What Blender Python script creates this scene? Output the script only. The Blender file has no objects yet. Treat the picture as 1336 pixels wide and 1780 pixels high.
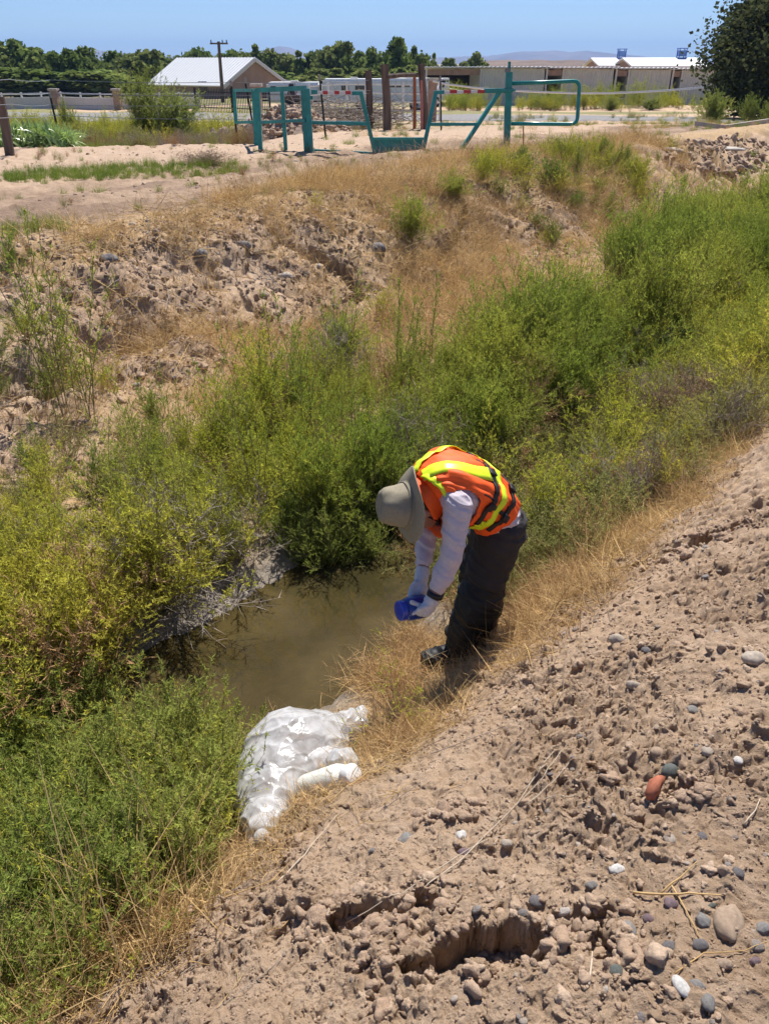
import bpy, bmesh, math, random
import numpy as np
from mathutils import Vector, Matrix
R = math.radians
# ------------------------------------------------------------------ camera, sky, sun
SC = bpy.context.scene
FPX, CX, CY, CAMZ, PITCH = 1390.0, 668.0, 890.0, 2.7, R(29.3)
cd = bpy.data.cameras.new('camera'); cam = bpy.data.objects.new('camera', cd)
SC.collection.objects.link(cam); SC.camera = cam
cam.location = (0, 0, CAMZ); cam.rotation_euler = (math.pi/2 - PITCH, 0, 0)
cd.sensor_fit = 'VERTICAL'; cd.sensor_height = 24.0; cd.lens = 24.0*FPX/1780.0
cd.clip_start = 0.05; cd.clip_end = 30000
SUN_EL, SUN_AZ = R(59), R(13)            # azimuth measured from +Y towards +X
w = bpy.data.worlds.new('World'); SC.world = w; w.use_nodes = True
nt = w.node_tree; nt.nodes.clear()
sky = nt.nodes.new('ShaderNodeTexSky'); sky.sky_type = 'NISHITA'; sky.sun_disc = False
sky.sun_elevation = SUN_EL; sky.sun_rotation = SUN_AZ; sky.altitude = 1500
sky.air_density = 1.0; sky.dust_density = 0.0; sky.ozone_density = 1.5
bg = nt.nodes.new('ShaderNodeBackground'); bg.inputs[1].default_value = 0.066
wo = nt.nodes.new('ShaderNodeOutputWorld')
tint = nt.nodes.new('ShaderNodeMix'); tint.data_type = 'RGBA'; tint.blend_type = 'MULTIPLY'; tint.inputs[0].default_value = 1; tint.inputs[7].default_value = (.74, .89, 1.16, 1)
nt.links.new(sky.outputs[0], tint.inputs[6]); nt.links.new(tint.outputs[2], bg.inputs[0]); nt.links.new(bg.outputs[0], wo.inputs[0])
sd = bpy.data.lights.new('sun', 'SUN'); sd.energy = 5.0; sd.angle = R(0.53); sd.color = (1.0, 0.955, 0.88)
sun = bpy.data.objects.new('sun', sd); SC.collection.objects.link(sun)
sv = Vector((math.sin(SUN_AZ)*math.cos(SUN_EL), math.cos(SUN_AZ)*math.cos(SUN_EL), math.sin(SUN_EL)))
sun.rotation_euler = sv.to_track_quat('Z', 'Y').to_euler(); sun.location = (10, 20, 30)
vs = SC.view_settings; vs.view_transform = 'Standard'; vs.look = 'None'; vs.gamma = 1; vs.exposure = 0.62
SC.render.engine = 'CYCLES'
SC.cycles.max_bounces = 8; SC.cycles.diffuse_bounces = 3; SC.cycles.glossy_bounces = 3
SC.cycles.transparent_max_bounces = 16; SC.cycles.transmission_bounces = 6
SC.cycles.caustics_reflective = False; SC.cycles.caustics_refractive = False; SC.cycles.sample_clamp_indirect = 6
SC.cycles.use_adaptive_sampling = True; SC.cycles.adaptive_threshold = 0.02
try:
    SC.cycles.use_denoising = True; SC.cycles.denoiser = 'OPENIMAGEDENOISE'; SC.cycles.denoising_input_passes = 'RGB_ALBEDO_NORMAL'; SC.cycles.denoising_prefilter = 'ACCURATE'
except Exception: pass

# ------------------------------------------------------------------ helpers
def tag(o, label=None, cat=None, group=None, kind=None):
    if label: o['label'] = label
    if cat: o['category'] = cat
    if group: o['group'] = group
    if kind: o['kind'] = kind
    return o
def empty(name, loc, rz=0, **k):
    o = bpy.data.objects.new(name, None); SC.collection.objects.link(o)
    o.location = loc; o.rotation_euler = (0, 0, rz); o.empty_display_size = .1
    return tag(o, **k)
def mk(name, me, mat=None, parent=None, link=True, smooth=False, world=True):
    """link mesh data as one object; coordinates are world ones unless world=False"""
    o = bpy.data.objects.new(name, me)
    if mat is not None:
        for m in (mat if isinstance(mat, (list, tuple)) else [mat]): me.materials.append(m)
    if smooth: me.polygons.foreach_set('use_smooth', [True]*len(me.polygons))
    if link: SC.collection.objects.link(o)
    if parent is not None:
        o.parent = parent
        if world:
            M = Matrix.LocRotScale(parent.location, parent.rotation_euler, parent.scale)
            if parent.parent is not None:
                pp = parent.parent
                M = Matrix.LocRotScale(pp.location, pp.rotation_euler, pp.scale) @ parent.matrix_parent_inverse @ M
            o.matrix_parent_inverse = M.inverted()
    return o
def meshnp(name, V, F):
    """V (n,3); F list of arrays (m,k) of one size or a single array"""
    me = bpy.data.meshes.new(name)
    V = np.asarray(V, np.float32)
    if not isinstance(F, list): F = [F]
    F = [np.asarray(f, np.int32) for f in F if len(f)]
    nl = sum(f.size for f in F); nf = sum(len(f) for f in F)
    me.vertices.add(len(V)); me.vertices.foreach_set('co', V.ravel())
    me.loops.add(nl); me.loops.foreach_set('vertex_index', np.concatenate([f.ravel() for f in F]))
    me.polygons.add(nf)
    tot = np.concatenate([np.full(len(f), f.shape[1], np.int32) for f in F])
    st = np.concatenate([[0], np.cumsum(tot)[:-1]]).astype(np.int32)
    me.polygons.foreach_set('loop_start', st); me.polygons.foreach_set('loop_total', tot)
    me.update(calc_edges=True); me.validate()
    return me
class MB:
    """collects boxes, tubes and patches into one mesh"""
    def __init__(s): s.V = []; s.F = []; s.n = 0
    def add(s, V, F):
        for f in F: s.F.append([i+s.n for i in f])
        s.V += [tuple(v) for v in V]; s.n += len(V); return s
    def box(s, c, d, rz=0, M=None):
        hx, hy, hz = d[0]/2, d[1]/2, d[2]/2
        vs_ = [Vector((x, y, z)) for x in (-hx, hx) for y in (-hy, hy) for z in (-hz, hz)]
        m = M if M is not None else Matrix.Rotation(rz, 3, 'Z')
        vs_ = [m @ v + Vector(c) for v in vs_]
        return s.add(vs_, [(0,1,3,2),(4,6,7,5),(0,4,5,1),(2,3,7,6),(0,2,6,4),(1,5,7,3)])
    def tube(s, pts, r, n=8, cap=True, sq=(1, 1), up=None):
        pts = [Vector(p) for p in pts]; m = len(pts)
        rr = r if isinstance(r, (list, tuple)) else [r]*m
        V = []; prev = None
        for i, p in enumerate(pts):
            t = (pts[min(i+1, m-1)]-pts[max(i-1, 0)]).normalized()
            if prev is None:
                a = Vector(up) if up else (Vector((0,0,1)) if abs(t.z) < .9 else Vector((0,1,0)))
                u = (a - t*a.dot(t)).normalized()
            else: u = (prev - t*prev.dot(t)).normalized()
            prev = u; b = t.cross(u)
            for k in range(n):
                an = 2*math.pi*(k+.5)/n
                V.append(p + (u*math.cos(an)*sq[0] + b*math.sin(an)*sq[1])*rr[i])
        F = [(i*n+k, i*n+(k+1)%n, (i+1)*n+(k+1)%n, (i+1)*n+k) for i in range(m-1) for k in range(n)]
        if cap: F += [tuple(range(n-1, -1, -1)), tuple((m-1)*n+k for k in range(n))]
        return s.add(V, F)
    def bar(s, a, b, w_, h_=None):      # rectangular bar between two points
        a, b = Vector(a), Vector(b); h_ = h_ or w_
        return s.tube([a, b], math.sqrt(.5), 4, sq=(h_, w_))
    def mesh(s, name='m'):
        me = bpy.data.meshes.new(name); me.from_pydata(s.V, [], s.F); me.update(); return me
    def build(s, name, mat, parent=None, smooth=False, **k):
        return mk(name, s.mesh(name), mat, parent, smooth=smooth, **k)
def P(px, py, t):
    """point on the sight line of a photo pixel at forward depth t"""
    u, v = (px-CX)/FPX, (CY-py)/FPX
    return Vector((u*t, (math.cos(PITCH)+v*math.sin(PITCH))*t, CAMZ+(-math.sin(PITCH)+v*math.cos(PITCH))*t))
def Pz(px, py, z):
    u, v = (px-CX)/FPX, (CY-py)/FPX
    return P(px, py, (z-CAMZ)/(-math.sin(PITCH)+v*math.cos(PITCH)))
def proj(x, y, z):
    t = y*math.cos(PITCH)+(CAMZ-z)*math.sin(PITCH)
    v = ((z-CAMZ)*math.cos(PITCH)+y*math.sin(PITCH))/t
    return CX+FPX*x/t, CY-FPX*v
# --- noise
def _h(ix, iy, sd_):
    with np.errstate(over='ignore'):
        h = (ix.astype(np.int64)*374761393 + iy.astype(np.int64)*668265263 + sd_*1442695041) & 0xffffffff
        h = ((h ^ (h >> 13))*1274126177) & 0xffffffff
        h = (h ^ (h >> 16)) & 0xffffffff
    return h/4294967295.0
def vn(x, y, sd_=0):
    ix, iy = np.floor(x), np.floor(y); fx, fy = x-ix, y-iy
    ux, uy = fx*fx*fx*(fx*(fx*6-15)+10), fy*fy*fy*(fy*(fy*6-15)+10)
    a = _h(ix, iy, sd_); b = _h(ix+1, iy, sd_); c = _h(ix, iy+1, sd_); d = _h(ix+1, iy+1, sd_)
    return (a+(b-a)*ux+(c-a)*uy+(a-b-c+d)*ux*uy)*2-1
def fbm(x, y, o=4, sd_=0, g=.5):
    r = 0; am = 1
    for i in range(o):
        c, s_ = math.cos(.6*i+.3), math.sin(.6*i+.3)
        r = r+am*vn((x*c-y*s_)*2**i+7.3*i, (x*s_+y*c)*2**i-3.1*i, sd_+i*17); am *= g
    return r
def worley(x, y, sd_=0):
    ix, iy = np.floor(x), np.floor(y); F1 = np.full(x.shape, 9.0); ID = np.zeros(x.shape)
    for dx in (-1, 0, 1):
        for dy in (-1, 0, 1):
            cx_, cy_ = ix+dx, iy+dy
            px_, py_ = cx_+_h(cx_, cy_, sd_), cy_+_h(cx_, cy_, sd_+5)
            d = (x-px_)**2+(y-py_)**2
            m = d < F1; F1 = np.where(m, d, F1); ID = np.where(m, _h(cx_, cy_, sd_+9), ID)
    return np.sqrt(F1), ID
def sstep(a, b, x):
    t = np.clip((x-a)/(b-a), 0, 1); return t*t*(3-2*t)
# --- materials
def mat_base(name):
    m = bpy.data.materials.new(name); m.use_nodes = True; n = m.node_tree; n.nodes.clear()
    out = n.nodes.new('ShaderNodeOutputMaterial'); return m, n, out
def pmat(name, col, rough=.6, metal=0, bump=0, bscale=50, var=.15, spec=.4, coord='Object', alpha=None, trans=0, coat=0, stretch=None, vscale=None):
    m, n, out = mat_base(name); N = n.nodes.new; L = n.links.new
    p = N('ShaderNodeBsdfPrincipled'); L(p.outputs[0], out.inputs[0])
    p.inputs['Roughness'].default_value = rough; p.inputs['Metallic'].default_value = metal
    p.inputs['Specular IOR Level'].default_value = spec
    tc = N('ShaderNodeTexCoord'); src = tc.outputs[coord]
    if stretch:
        mp = N('ShaderNodeMapping'); mp.inputs['Scale'].default_value = stretch; L(src, mp.inputs[0]); src = mp.outputs[0]
    nz = N('ShaderNodeTexNoise'); nz.inputs['Scale'].default_value = vscale or bscale*.3; nz.inputs['Detail'].default_value = 6
    L(src, nz.inputs['Vector'])
    mx = N('ShaderNodeMix'); mx.data_type = 'RGBA'
    mr = N('ShaderNodeMapRange'); mr.inputs[1].default_value = .3; mr.inputs[2].default_value = .7
    L(nz.outputs[0], mr.inputs[0]); L(mr.outputs[0], mx.inputs[0])
    mx.inputs[6].default_value = (*[c*(1-var) for c in col], 1); mx.inputs[7].default_value = (*[min(1, c*(1+var)) for c in col], 1)
    L(mx.outputs[2], p.inputs['Base Color'])
    if bump:
        n2 = N('ShaderNodeTexNoise'); n2.inputs['Scale'].default_value = bscale; n2.inputs['Detail'].default_value = 5
        L(src, n2.inputs['Vector']); b = N('ShaderNodeBump'); b.inputs['Distance'].default_value = bump
        L(n2.outputs[0], b.inputs['Height']); L(b.outputs[0], p.inputs['Normal'])
    if coat: p.inputs['Coat Weight'].default_value = coat
    return m
def leafmat(name, c1, c2, c3=None, patch=.6, trans=.35, rnd=.5, thr=(.42, .62), gloss=.0):
    """plant matter: colour from plant to plant and in patches of the stand, part of the light passes through"""
    m, n, out = mat_base(name); N = n.nodes.new; L = n.links.new
    geo = N('ShaderNodeNewGeometry'); oi = N('ShaderNodeObjectInfo')
    nz = N('ShaderNodeTexNoise'); nz.inputs['Scale'].default_value = patch; nz.inputs['Detail'].default_value = 3
    L(geo.outputs['Position'], nz.inputs['Vector'])
    mr = N('ShaderNodeMapRange'); mr.inputs[1].default_value = thr[0]; mr.inputs[2].default_value = thr[1]; L(nz.outputs[0], mr.inputs[0])
    a = N('ShaderNodeMix'); a.data_type = 'RGBA'; a.inputs[6].default_value = (*c1, 1); a.inputs[7].default_value = (*c2, 1)
    L(mr.outputs[0], a.inputs[0]); src = a.outputs[2]
    c3 = c3 or c1
    b = N('ShaderNodeMix'); b.data_type = 'RGBA'; L(src, b.inputs[6]); b.inputs[7].default_value = (*c3, 1)
    m3 = N('ShaderNodeMath'); m3.operation = 'MULTIPLY'; m3.inputs[1].default_value = rnd
    L(oi.outputs['Random'], m3.inputs[0]); L(m3.outputs[0], b.inputs[0]); src = b.outputs[2]
    # per-leaf jitter
    ri = N('ShaderNodeMapRange'); ri.inputs[3].default_value = .62; ri.inputs[4].default_value = 1.38
    L(geo.outputs['Random Per Island'], ri.inputs[0])
    hs = N('ShaderNodeHueSaturation'); L(src, hs.inputs['Color']); L(ri.outputs[0], hs.inputs['Value'])
    d = N('ShaderNodeBsdfDiffuse'); t = N('ShaderNodeBsdfTranslucent'); mx = N('ShaderNodeMixShader'); mx.inputs[0].default_value = trans
    L(hs.outputs[0], d.inputs[0]); L(hs.outputs[0], t.inputs[0]); L(d.outputs[0], mx.inputs[1]); L(t.outputs[0], mx.inputs[2])
    fin = mx.outputs[0]
    if gloss:
        g = N('ShaderNodeBsdfGlossy'); g.inputs['Roughness'].default_value = .35
        m2 = N('ShaderNodeMixShader'); m2.inputs[0].default_value = gloss; L(fin, m2.inputs[1]); L(g.outputs[0], m2.inputs[2]); fin = m2.outputs[0]
    L(fin, out.inputs[0]); return m

# ------------------------------------------------------------------ terrain
AX, AY = .64, .77                         # ditch axis; across = (-AY, AX)
PS = [-6, -1.5, 0, .5, 1.0, 1.45, 1.7, 2.0, 2.25, 2.6, 2.95, 3.2, 4.0, 5.4, 6.1, 6.8, 7.4, 7.8, 8.4, 10]
PZ = [1.2, 1.22, 1.15, 1.04, .8, .46, .2, .07, -.05, -.14, -.04, .05, .12, .2, .36, .78, 1.04, 1.14, 1.17, 1.17]
def SA(x, y): return -AY*x+AX*y, AX*x+AY*y
rng0 = np.random.default_rng(5)
PITS = [(Pz(860, 1680, .95), .17, .050, .10), (Pz(650, 1600, .86), .10, .03, .07), (Pz(1040, 1700, 1.0), .035, .04, .06),
        (Pz(1170, 1410, 1.02), .05, .02, .035), (Pz(1270, 950, .8), .16, .05, .10), (Pz(1160, 965, .72), .08, .04, .06), (Pz(780, 1470, .72), .05, .02, .04)]
def H(x, y, fine=True):
    x = np.asarray(x, float); y = np.asarray(y, float)
    s, a = SA(x, y)
    w1 = vn(a*.45, s*.2, 3)*.22+vn(a*1.3, s*.8, 4)*.10
    sw = s+w1*sstep(.3, 1.2, s)*(.45+.55*sstep(5, 7, s))
    z = np.interp(sw, PS, PZ)
    # the valley slowly rises upstream, and the crest breaks into gullies
    gz = np.clip(1-np.abs((sw-6.7)/1.5), 0, 1)
    g = np.abs(vn(a*.8+vn(s*1.1, a*.6, 8)*.9, s*.25, 11))
    z = z-gz*.42*np.clip(1-g/.13, 0, 1)**1.5*sstep(1.5, 3.5, a)
    # soil slumps below the far crest
    z = z+gz*.10*fbm(x*1.6, y*1.6, 3, 21)
    # far country: falls away behind the gate, lower on the left
    yy = np.maximum(y, 0)
    fall = np.interp(yy, [0, 18.5, 21, 29, 38, 48, 54, 78, 120, 400], [0, 0, -.03, -.25, -.75, -1.12, -1.15, -1.45, -2.3, -2.4])
    left = sstep(-1.5, -5.5, x)*np.interp(yy, [0, 18.6, 21.5, 34, 60], [0, 0, -.62, -.3, 0])
    far = sstep(7.8, 9, s)
    z = z+far*(fall+left)+far*.05*fbm(x*.25, y*.25, 3, 31)*np.clip(yy/20, 0, 1)
    z = np.where(yy > 60, z*1.0, z)
    if fine:
        d = np.hypot(x, y)
        near = sstep(2.15, 1.3, s)*sstep(40, 10, d)
        farb = sstep(4.4+np.clip(a-2.5, 0, 1)*.8, 5.4+np.clip(a-2.5, 0, 1)*.8, s)*sstep(8.1, 7.6, s)
        trk = sstep(7.7, 8.4, s)
        f1 = fbm(x*3.1, y*3.1, 3, 41)
        bil = np.abs(fbm(x*9, y*9, 3, 51))
        cl, cid = worley(x*7+f1*.3, y*7, 61); cl2, cid2 = worley(x*17, y*17+f1*.5, 71)
        lump = np.clip(.62-cl, 0, 1)*cid**1.5; lump2 = np.clip(.6-cl2, 0, 1)*cid2**1.3
        tr = fbm(x*4.2+1.7, y*4.2, 4, 81)
        ter = sstep(-.06, .05, tr)                      # crumbled ledges
        rough_m = .35+.65*sstep(-.35, .35, fbm(x*1.3, y*1.3, 2, 91))
        w3, i3 = worley(x*36+f1, y*36, 65); ed_ = np.clip(.16-np.abs(fbm(x*5, y*8, 4, 97, .6)), 0, 1)
        rm = sstep(-.45, .55, fbm(x*1.9+3, y*1.9, 3, 92)+.25*sstep(.9, .2, s))*.6+.28; sh = np.clip(fbm(x*6, y*9, 4, 98, .6)-.25, 0, 1)
        dn = .024*f1+rm*(.020*ter*rough_m-.012*bil+.045*lump*rough_m+.030*lump2+.020*np.clip(.6-w3, 0, 1)*i3+.020*fbm(x*24, y*24, 4, 95, .65)-.030*ed_-.030*sh)+.009*fbm(x*16, y*16, 5, 94, .62)
        tf = sstep(.0, .07, fbm(x*2.3, y*2.3, 4, 83))
        cl3, cid3 = worley(x*4.2+f1*.4, y*4.2, 63)
        df = .055*f1+.035*tf-.02*bil+.02*lump+.02*lump2+.04*np.clip(.6-cl3, 0, 1)*cid3+.012*fbm(x*20, y*20, 3, 89)
        a2 = a
        rut = -.07*np.exp(-((s-9.3-.25*vn(a*.2, s*0, 5))/.28)**2)-.05*np.exp(-((s-11.3-.25*vn(a*.2, s*0, 5))/.28)**2)
        dt = .02*f1+.012*fbm(x*9, y*9, 3, 53)+.03*lump*sstep(30, 12, d)+rut
        mid = (1-near)*(1-farb)*(1-trk)
        z = z+near*dn+farb*df+trk*dt*sstep(80, 30, d)+mid*(.03*f1*sstep(.0, .1, z)+.012*fbm(x*14, y*14, 4, 99)*sstep(-.03, .02, z))
        for c, rx, ry, dp in PITS:
            m = (np.abs(x-c.x) < rx*3) & (np.abs(y-c.y) < ry*6)
            if not m.any(): continue
            xx, y2 = x[m] if x.ndim else x, y[m] if y.ndim else y
            ex, ey = (xx-c.x)/(rx*1.5), (y2-c.y)/(ry*2.0)
            q = 1-np.sqrt(ex**2+ey**2)+.5*fbm(xx*9, y2*9, 3, 7, .5)
            sub = dp*1.15*sstep(.2, .48, q)-.03*np.clip(np.abs(fbm(xx*20, y2*20, 3, 15)), 0, 1)*sstep(.2, .5, q)
            if x.ndim: z[m] -= sub
            else: z = z-sub
    return z
def Hs(x, y, fine=True): return float(H(np.array([x]), np.array([y]), fine)[0])
def hit(px, py, fine=False):
    """where the sight line of a photo pixel meets the ground"""
    t = np.concatenate([np.linspace(1.2, 30, 2400), np.linspace(30, 300, 3000)]); u, v = (px-CX)/FPX, (CY-py)/FPX
    X, Y, Z = u*t, (math.cos(PITCH)+v*math.sin(PITCH))*t, CAMZ+(-math.sin(PITCH)+v*math.cos(PITCH))*t
    k = np.argmax(H(X, Y, fine) > Z); return Vector((X[k], Y[k], Z[k]))
def normals(x, y, e=.04):
    hx = (H(x+e, y, False)-H(x-e, y, False))/(2*e); hy = (H(x, y+e, False)-H(x, y-e, False))/(2*e)
    n = np.stack([-hx, -hy, np.ones_like(hx)], 1); return n/np.linalg.norm(n, axis=1)[:, None]

th = np.concatenate([np.linspace(-180, -40, 36, endpoint=False), np.linspace(-40, -31, 30, endpoint=False),
                     np.linspace(-31, 31, 700, endpoint=False), np.linspace(31, 40, 30, endpoint=False), np.linspace(40, 180, 36)])
rr = [.02, .1, .2, .3, .4, .5, .6]
while rr[-1] < 7000:
    r_ = rr[-1]
    k = .0032 if r_ < 6 else (.0045 if r_ < 14 else (.008 if r_ < 30 else (.02 if r_ < 120 else .06)))
    rr.append(r_*(1+k))
rr = np.array(rr); T, RR = np.meshgrid(np.radians(th), rr)
X, Y = RR*np.sin(T), RR*np.cos(T)
Z = H(X.ravel(), Y.ravel()).reshape(X.shape)
nr, nt_ = X.shape
def crumble(X, Y, Z):      # soil faces are rough sideways as well, so cut walls crumble instead of standing in flutes
    x, y, z = X.ravel(), Y.ravel(), Z.ravel(); s, a = SA(x, y); d = np.hypot(x, y)
    k = (sstep(1.75, 1.3, s)*sstep(9, 5, d))*.008+sstep(5.2, 6.2, s)*sstep(8.4, 7.8, s)*sstep(40, 20, d)*.03; f = np.where(s > 3, .4, 1.)
    q1 = vn(z*46*f+x*9, y*30*f, 201)+.6*vn(z*95*f, y*70*f+x*20, 203); q2 = vn(x*30*f, z*46*f+y*9, 205)+.6*vn(x*70*f, z*95*f+y*20, 207)
    return (x+k*q1).reshape(X.shape), (y+k*q2).reshape(X.shape), Z
XG, YG, ZG = crumble(X, Y, Z)
i0 = (np.arange(nr-1)[:, None]*nt_+np.arange(nt_-1)[None, :]).ravel()
gme = meshnp('ground', np.stack([XG, YG, ZG], -1).reshape(-1, 3), np.stack([i0, i0+1, i0+nt_+1, i0+nt_], 1))
# zones: R straw/dry litter colour, G pale track sand, B wet mud
s_, a_ = SA(X, Y); s_ = s_.ravel(); a_ = a_.ravel(); xf, yf, zf = X.ravel(), Y.ravel(), Z.ravel()
nz1 = fbm(xf*1.5, yf*1.5, 4, 101)
straw = sstep(1.15, 1.5, s_+.15*nz1)*sstep(5.2, 4.6, s_-np.clip(a_-2.5, 0, 1)*.9)+sstep(7.2, 7.7, s_+.3*nz1)*sstep(8.9, 8.1, s_+.5*nz1)+sstep(5, 7, a_)*sstep(3.6, 4.4, s_)*sstep(8, 7, s_)*sstep(-.5, .2, nz1)*.7
straw = np.clip(straw, 0, 1)*.85
sand = sstep(11.6, 12.8, s_+.7*nz1)*sstep(60, 34, yf)
wet = sstep(.13, .03, zf)*sstep(1.7, 2.1, s_)*sstep(3.8, 3.2, s_)
trk_ = np.clip(np.exp(-((s_-9.7)/.5)**2)+np.exp(-((s_-11.2)/.35)**2), 0, 1)*sstep(-.9, .6, nz1)
straw = straw*(1-trk_)
grs = np.clip(sstep(8.9, 9.6, s_+.5*nz1)*sstep(12.3, 11.5, s_+.5*nz1)*sstep(16, 6, a_)*.0, 0, 1)+sstep(24, 34, yf)*sstep(.1, .5, vn(xf*.12, yf*.25, 105)+.35-np.clip(xf, -3, 20)*.02)*.8
ca = gme.color_attributes.new('zone', 'FLOAT_COLOR', 'POINT')
ca.data.foreach_set('color', np.stack([straw, sand, wet, grs], 1).astype(np.float32).ravel())

ca = gme.color_attributes.new('track', 'FLOAT_COLOR', 'POINT')
t2_ = sstep(8.2, 8.8, s_+.3*nz1)*sstep(12.2, 11.4, s_+.5*nz1)*(.55+.45*sstep(-.3, .3, fbm(xf*.8+yf*.6, s_*3., 3, 107)))
ca.data.foreach_set('color', np.stack([t2_, trk_, t2_*0, t2_*0+1], 1).astype(np.float32).ravel())
def ground_mat():
    m, n, out = mat_base('soil'); N = n.nodes.new; L = n.links.new
    p = N('ShaderNodeBsdfPrincipled'); L(p.outputs[0], out.inputs[0]); p.inputs['Specular IOR Level'].default_value = .25
    geo = N('ShaderNodeNewGeometry'); att = N('ShaderNodeVertexColor'); att.layer_name = 'zone'
    sep = N('ShaderNodeSeparateColor'); L(att.outputs[0], sep.inputs[0])
    def noise(sc, det=5, rough=.55):
        z = N('ShaderNodeTexNoise'); z.inputs['Scale'].default_value = sc; z.inputs['Detail'].default_value = det; z.inputs['Roughness'].default_value = rough
        L(geo.outputs['Position'], z.inputs['Vector']); return z.outputs[0]
    def mix(f, a, b):
        x = N('ShaderNodeMix'); x.data_type = 'RGBA'
        if hasattr(f, 'links') or not isinstance(f, (int, float)): L(f, x.inputs[0])
        else: x.inputs[0].default_value = f
        for k, c in ((6, a), (7, b)):
            if isinstance(c, tuple): x.inputs[k].default_value = (*c, 1)
            else: L(c, x.inputs[k])
        return x.outputs[2]
    def ramp(v, a, b, lo=0, hi=1):
        r = N('ShaderNodeMapRange'); r.inputs[1].default_value = a; r.inputs[2].default_value = b; r.inputs[3].default_value = lo; r.inputs[4].default_value = hi; L(v, r.inputs[0]); return r.outputs[0]
    n1 = noise(1.7, 4); n2 = noise(14, 6, .65); n3 = noise(120, 4, .7); n4 = noise(5, 5)
    c = mix(ramp(n1, .35, .65), (.40, .272, .175), (.52, .368, .245))
    c = mix(ramp(n2, .42, .72, 0, .75), c, (.58, .43, .31))
    c = mix(ramp(n4, .55, .75, 0, .5), c, (.27, .18, .12))
    c = mix(ramp(n3, .45, .8, 0, .4), c, (.24, .17, .12))
    st = mix(ramp(n2, .35, .65), (.32, .21, .105), (.46, .32, .165))
    c = mix(ramp(n1, .4, .6, 0, .0), c, c)
    mm = N('ShaderNodeMath'); mm.operation = 'MULTIPLY'; L(sep.outputs[0], mm.inputs[0]); L(ramp(n3, .3, .55, .35, 1), mm.inputs[1])
    c = mix(mm.outputs[0], c, st)
    c = mix(sep.outputs[1], c, mix(ramp(n4, .3, .7), (.40, .28, .195), (.48, .35, .25)))
    gcol = mix(ramp(n2, .3, .7), (.10, .13, .035), (.22, .21, .08))
    at2 = N('ShaderNodeVertexColor'); at2.layer_name = 'track'; sp2 = N('ShaderNodeSeparateColor'); L(at2.outputs[0], sp2.inputs[0])
    c = mix(sp2.outputs[0], c, mix(ramp(n2, .35, .65), (.21, .14, .095), (.29, .20, .14)))
    c = mix(att.outputs[1], c, gcol)
    c = mix(sep.outputs[2], c, mix(ramp(n2, .35, .65), (.19, .15, .11), (.32, .26, .20)))
    # small stones set in the soil
    vo = N('ShaderNodeTexVoronoi'); vo.inputs['Scale'].default_value = 42; L(geo.outputs['Position'], vo.inputs['Vector'])
    L(c, p.inputs['Base Color'])
    rg = N('ShaderNodeMapRange'); rg.inputs[3].default_value = .93; rg.inputs[4].default_value = .42; L(sep.outputs[2], rg.inputs[0])
    L(rg.outputs[0], p.inputs['Roughness'])
    ws = N('ShaderNodeMapRange'); ws.inputs[3].default_value = .2; ws.inputs[4].default_value = .7; L(sep.outputs[2], ws.inputs[0]); L(ws.outputs[0], p.inputs['Specular IOR Level'])
    b1 = N('ShaderNodeBump'); b1.inputs['Distance'].default_value = .012; b1.inputs['Strength'].default_value = .9; L(noise(46, 10, .78), b1.inputs['Height'])
    b2 = N('ShaderNodeBump'); b2.inputs['Distance'].default_value = .006; L(noise(220, 4, .7), b2.inputs['Height']); L(b1.outputs[0], b2.inputs['Normal'])
    L(b2.outputs[0], p.inputs['Normal']); return m
SOIL = ground_mat()
tag(mk('ground', gme, SOIL, smooth=True), kind='structure')

# --- water of the ditch
def water_mat():
    m, n, out = mat_base('ditch_water'); N = n.nodes.new; L = n.links.new
    geo = N('ShaderNodeNewGeometry')
    nz = N('ShaderNodeTexNoise'); nz.inputs['Scale'].default_value = 9; nz.inputs['Detail'].default_value = 4; L(geo.outputs['Position'], nz.inputs['Vector'])
    n2 = N('ShaderNodeTexNoise'); n2.inputs['Scale'].default_value = 2.2; n2.inputs['Detail'].default_value = 5; L(geo.outputs['Position'], n2.inputs['Vector'])
    b = N('ShaderNodeBump'); b.inputs['Distance'].default_value = .0012; L(nz.outputs[0], b.inputs['Height'])
    tr = N('ShaderNodeBsdfTransparent'); tr.inputs[0].default_value = (.72, .60, .32, 1)
    df = N('ShaderNodeBsdfDiffuse')
    mc = N('ShaderNodeMix'); mc.data_type = 'RGBA'; mc.inputs[6].default_value = (.060, .050, .020, 1); mc.inputs[7].default_value = (.105, .083, .036, 1)
    rr_ = N('ShaderNodeMapRange'); rr_.inputs[1].default_value = .4; rr_.inputs[2].default_value = .6; L(n2.outputs[0], rr_.inputs[0]); L(rr_.outputs[0], mc.inputs[0])
    L(mc.outputs[2], df.inputs[0])
    m1 = N('ShaderNodeMixShader'); m1.inputs[0].default_value = .55; L(tr.outputs[0], m1.inputs[1]); L(df.outputs[0], m1.inputs[2])
    gl = N('ShaderNodeBsdfGlossy'); gl.inputs['Roughness'].default_value = .04; L(b.outputs[0], gl.inputs['Normal'])
    fr = N('ShaderNodeFresnel'); fr.inputs[0].default_value = 1.33; L(b.outputs[0], fr.inputs['Normal'])
    m2 = N('ShaderNodeMixShader'); L(fr.outputs[0], m2.inputs[0]); L(m1.outputs[0], m2.inputs[1]); L(gl.outputs[0], m2.inputs[2])
    L(m2.outputs[0], out.inputs[0]); return m
A_ = np.linspace(-6, 24, 90); S_ = np.linspace(1.9, 3.4, 8); AA, SS = np.meshgrid(A_, S_)
WX, WY = AX*AA-AY*SS, AY*AA+AX*SS
i0 = (np.arange(7)[:, None]*90+np.arange(89)[None, :]).ravel()
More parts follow.
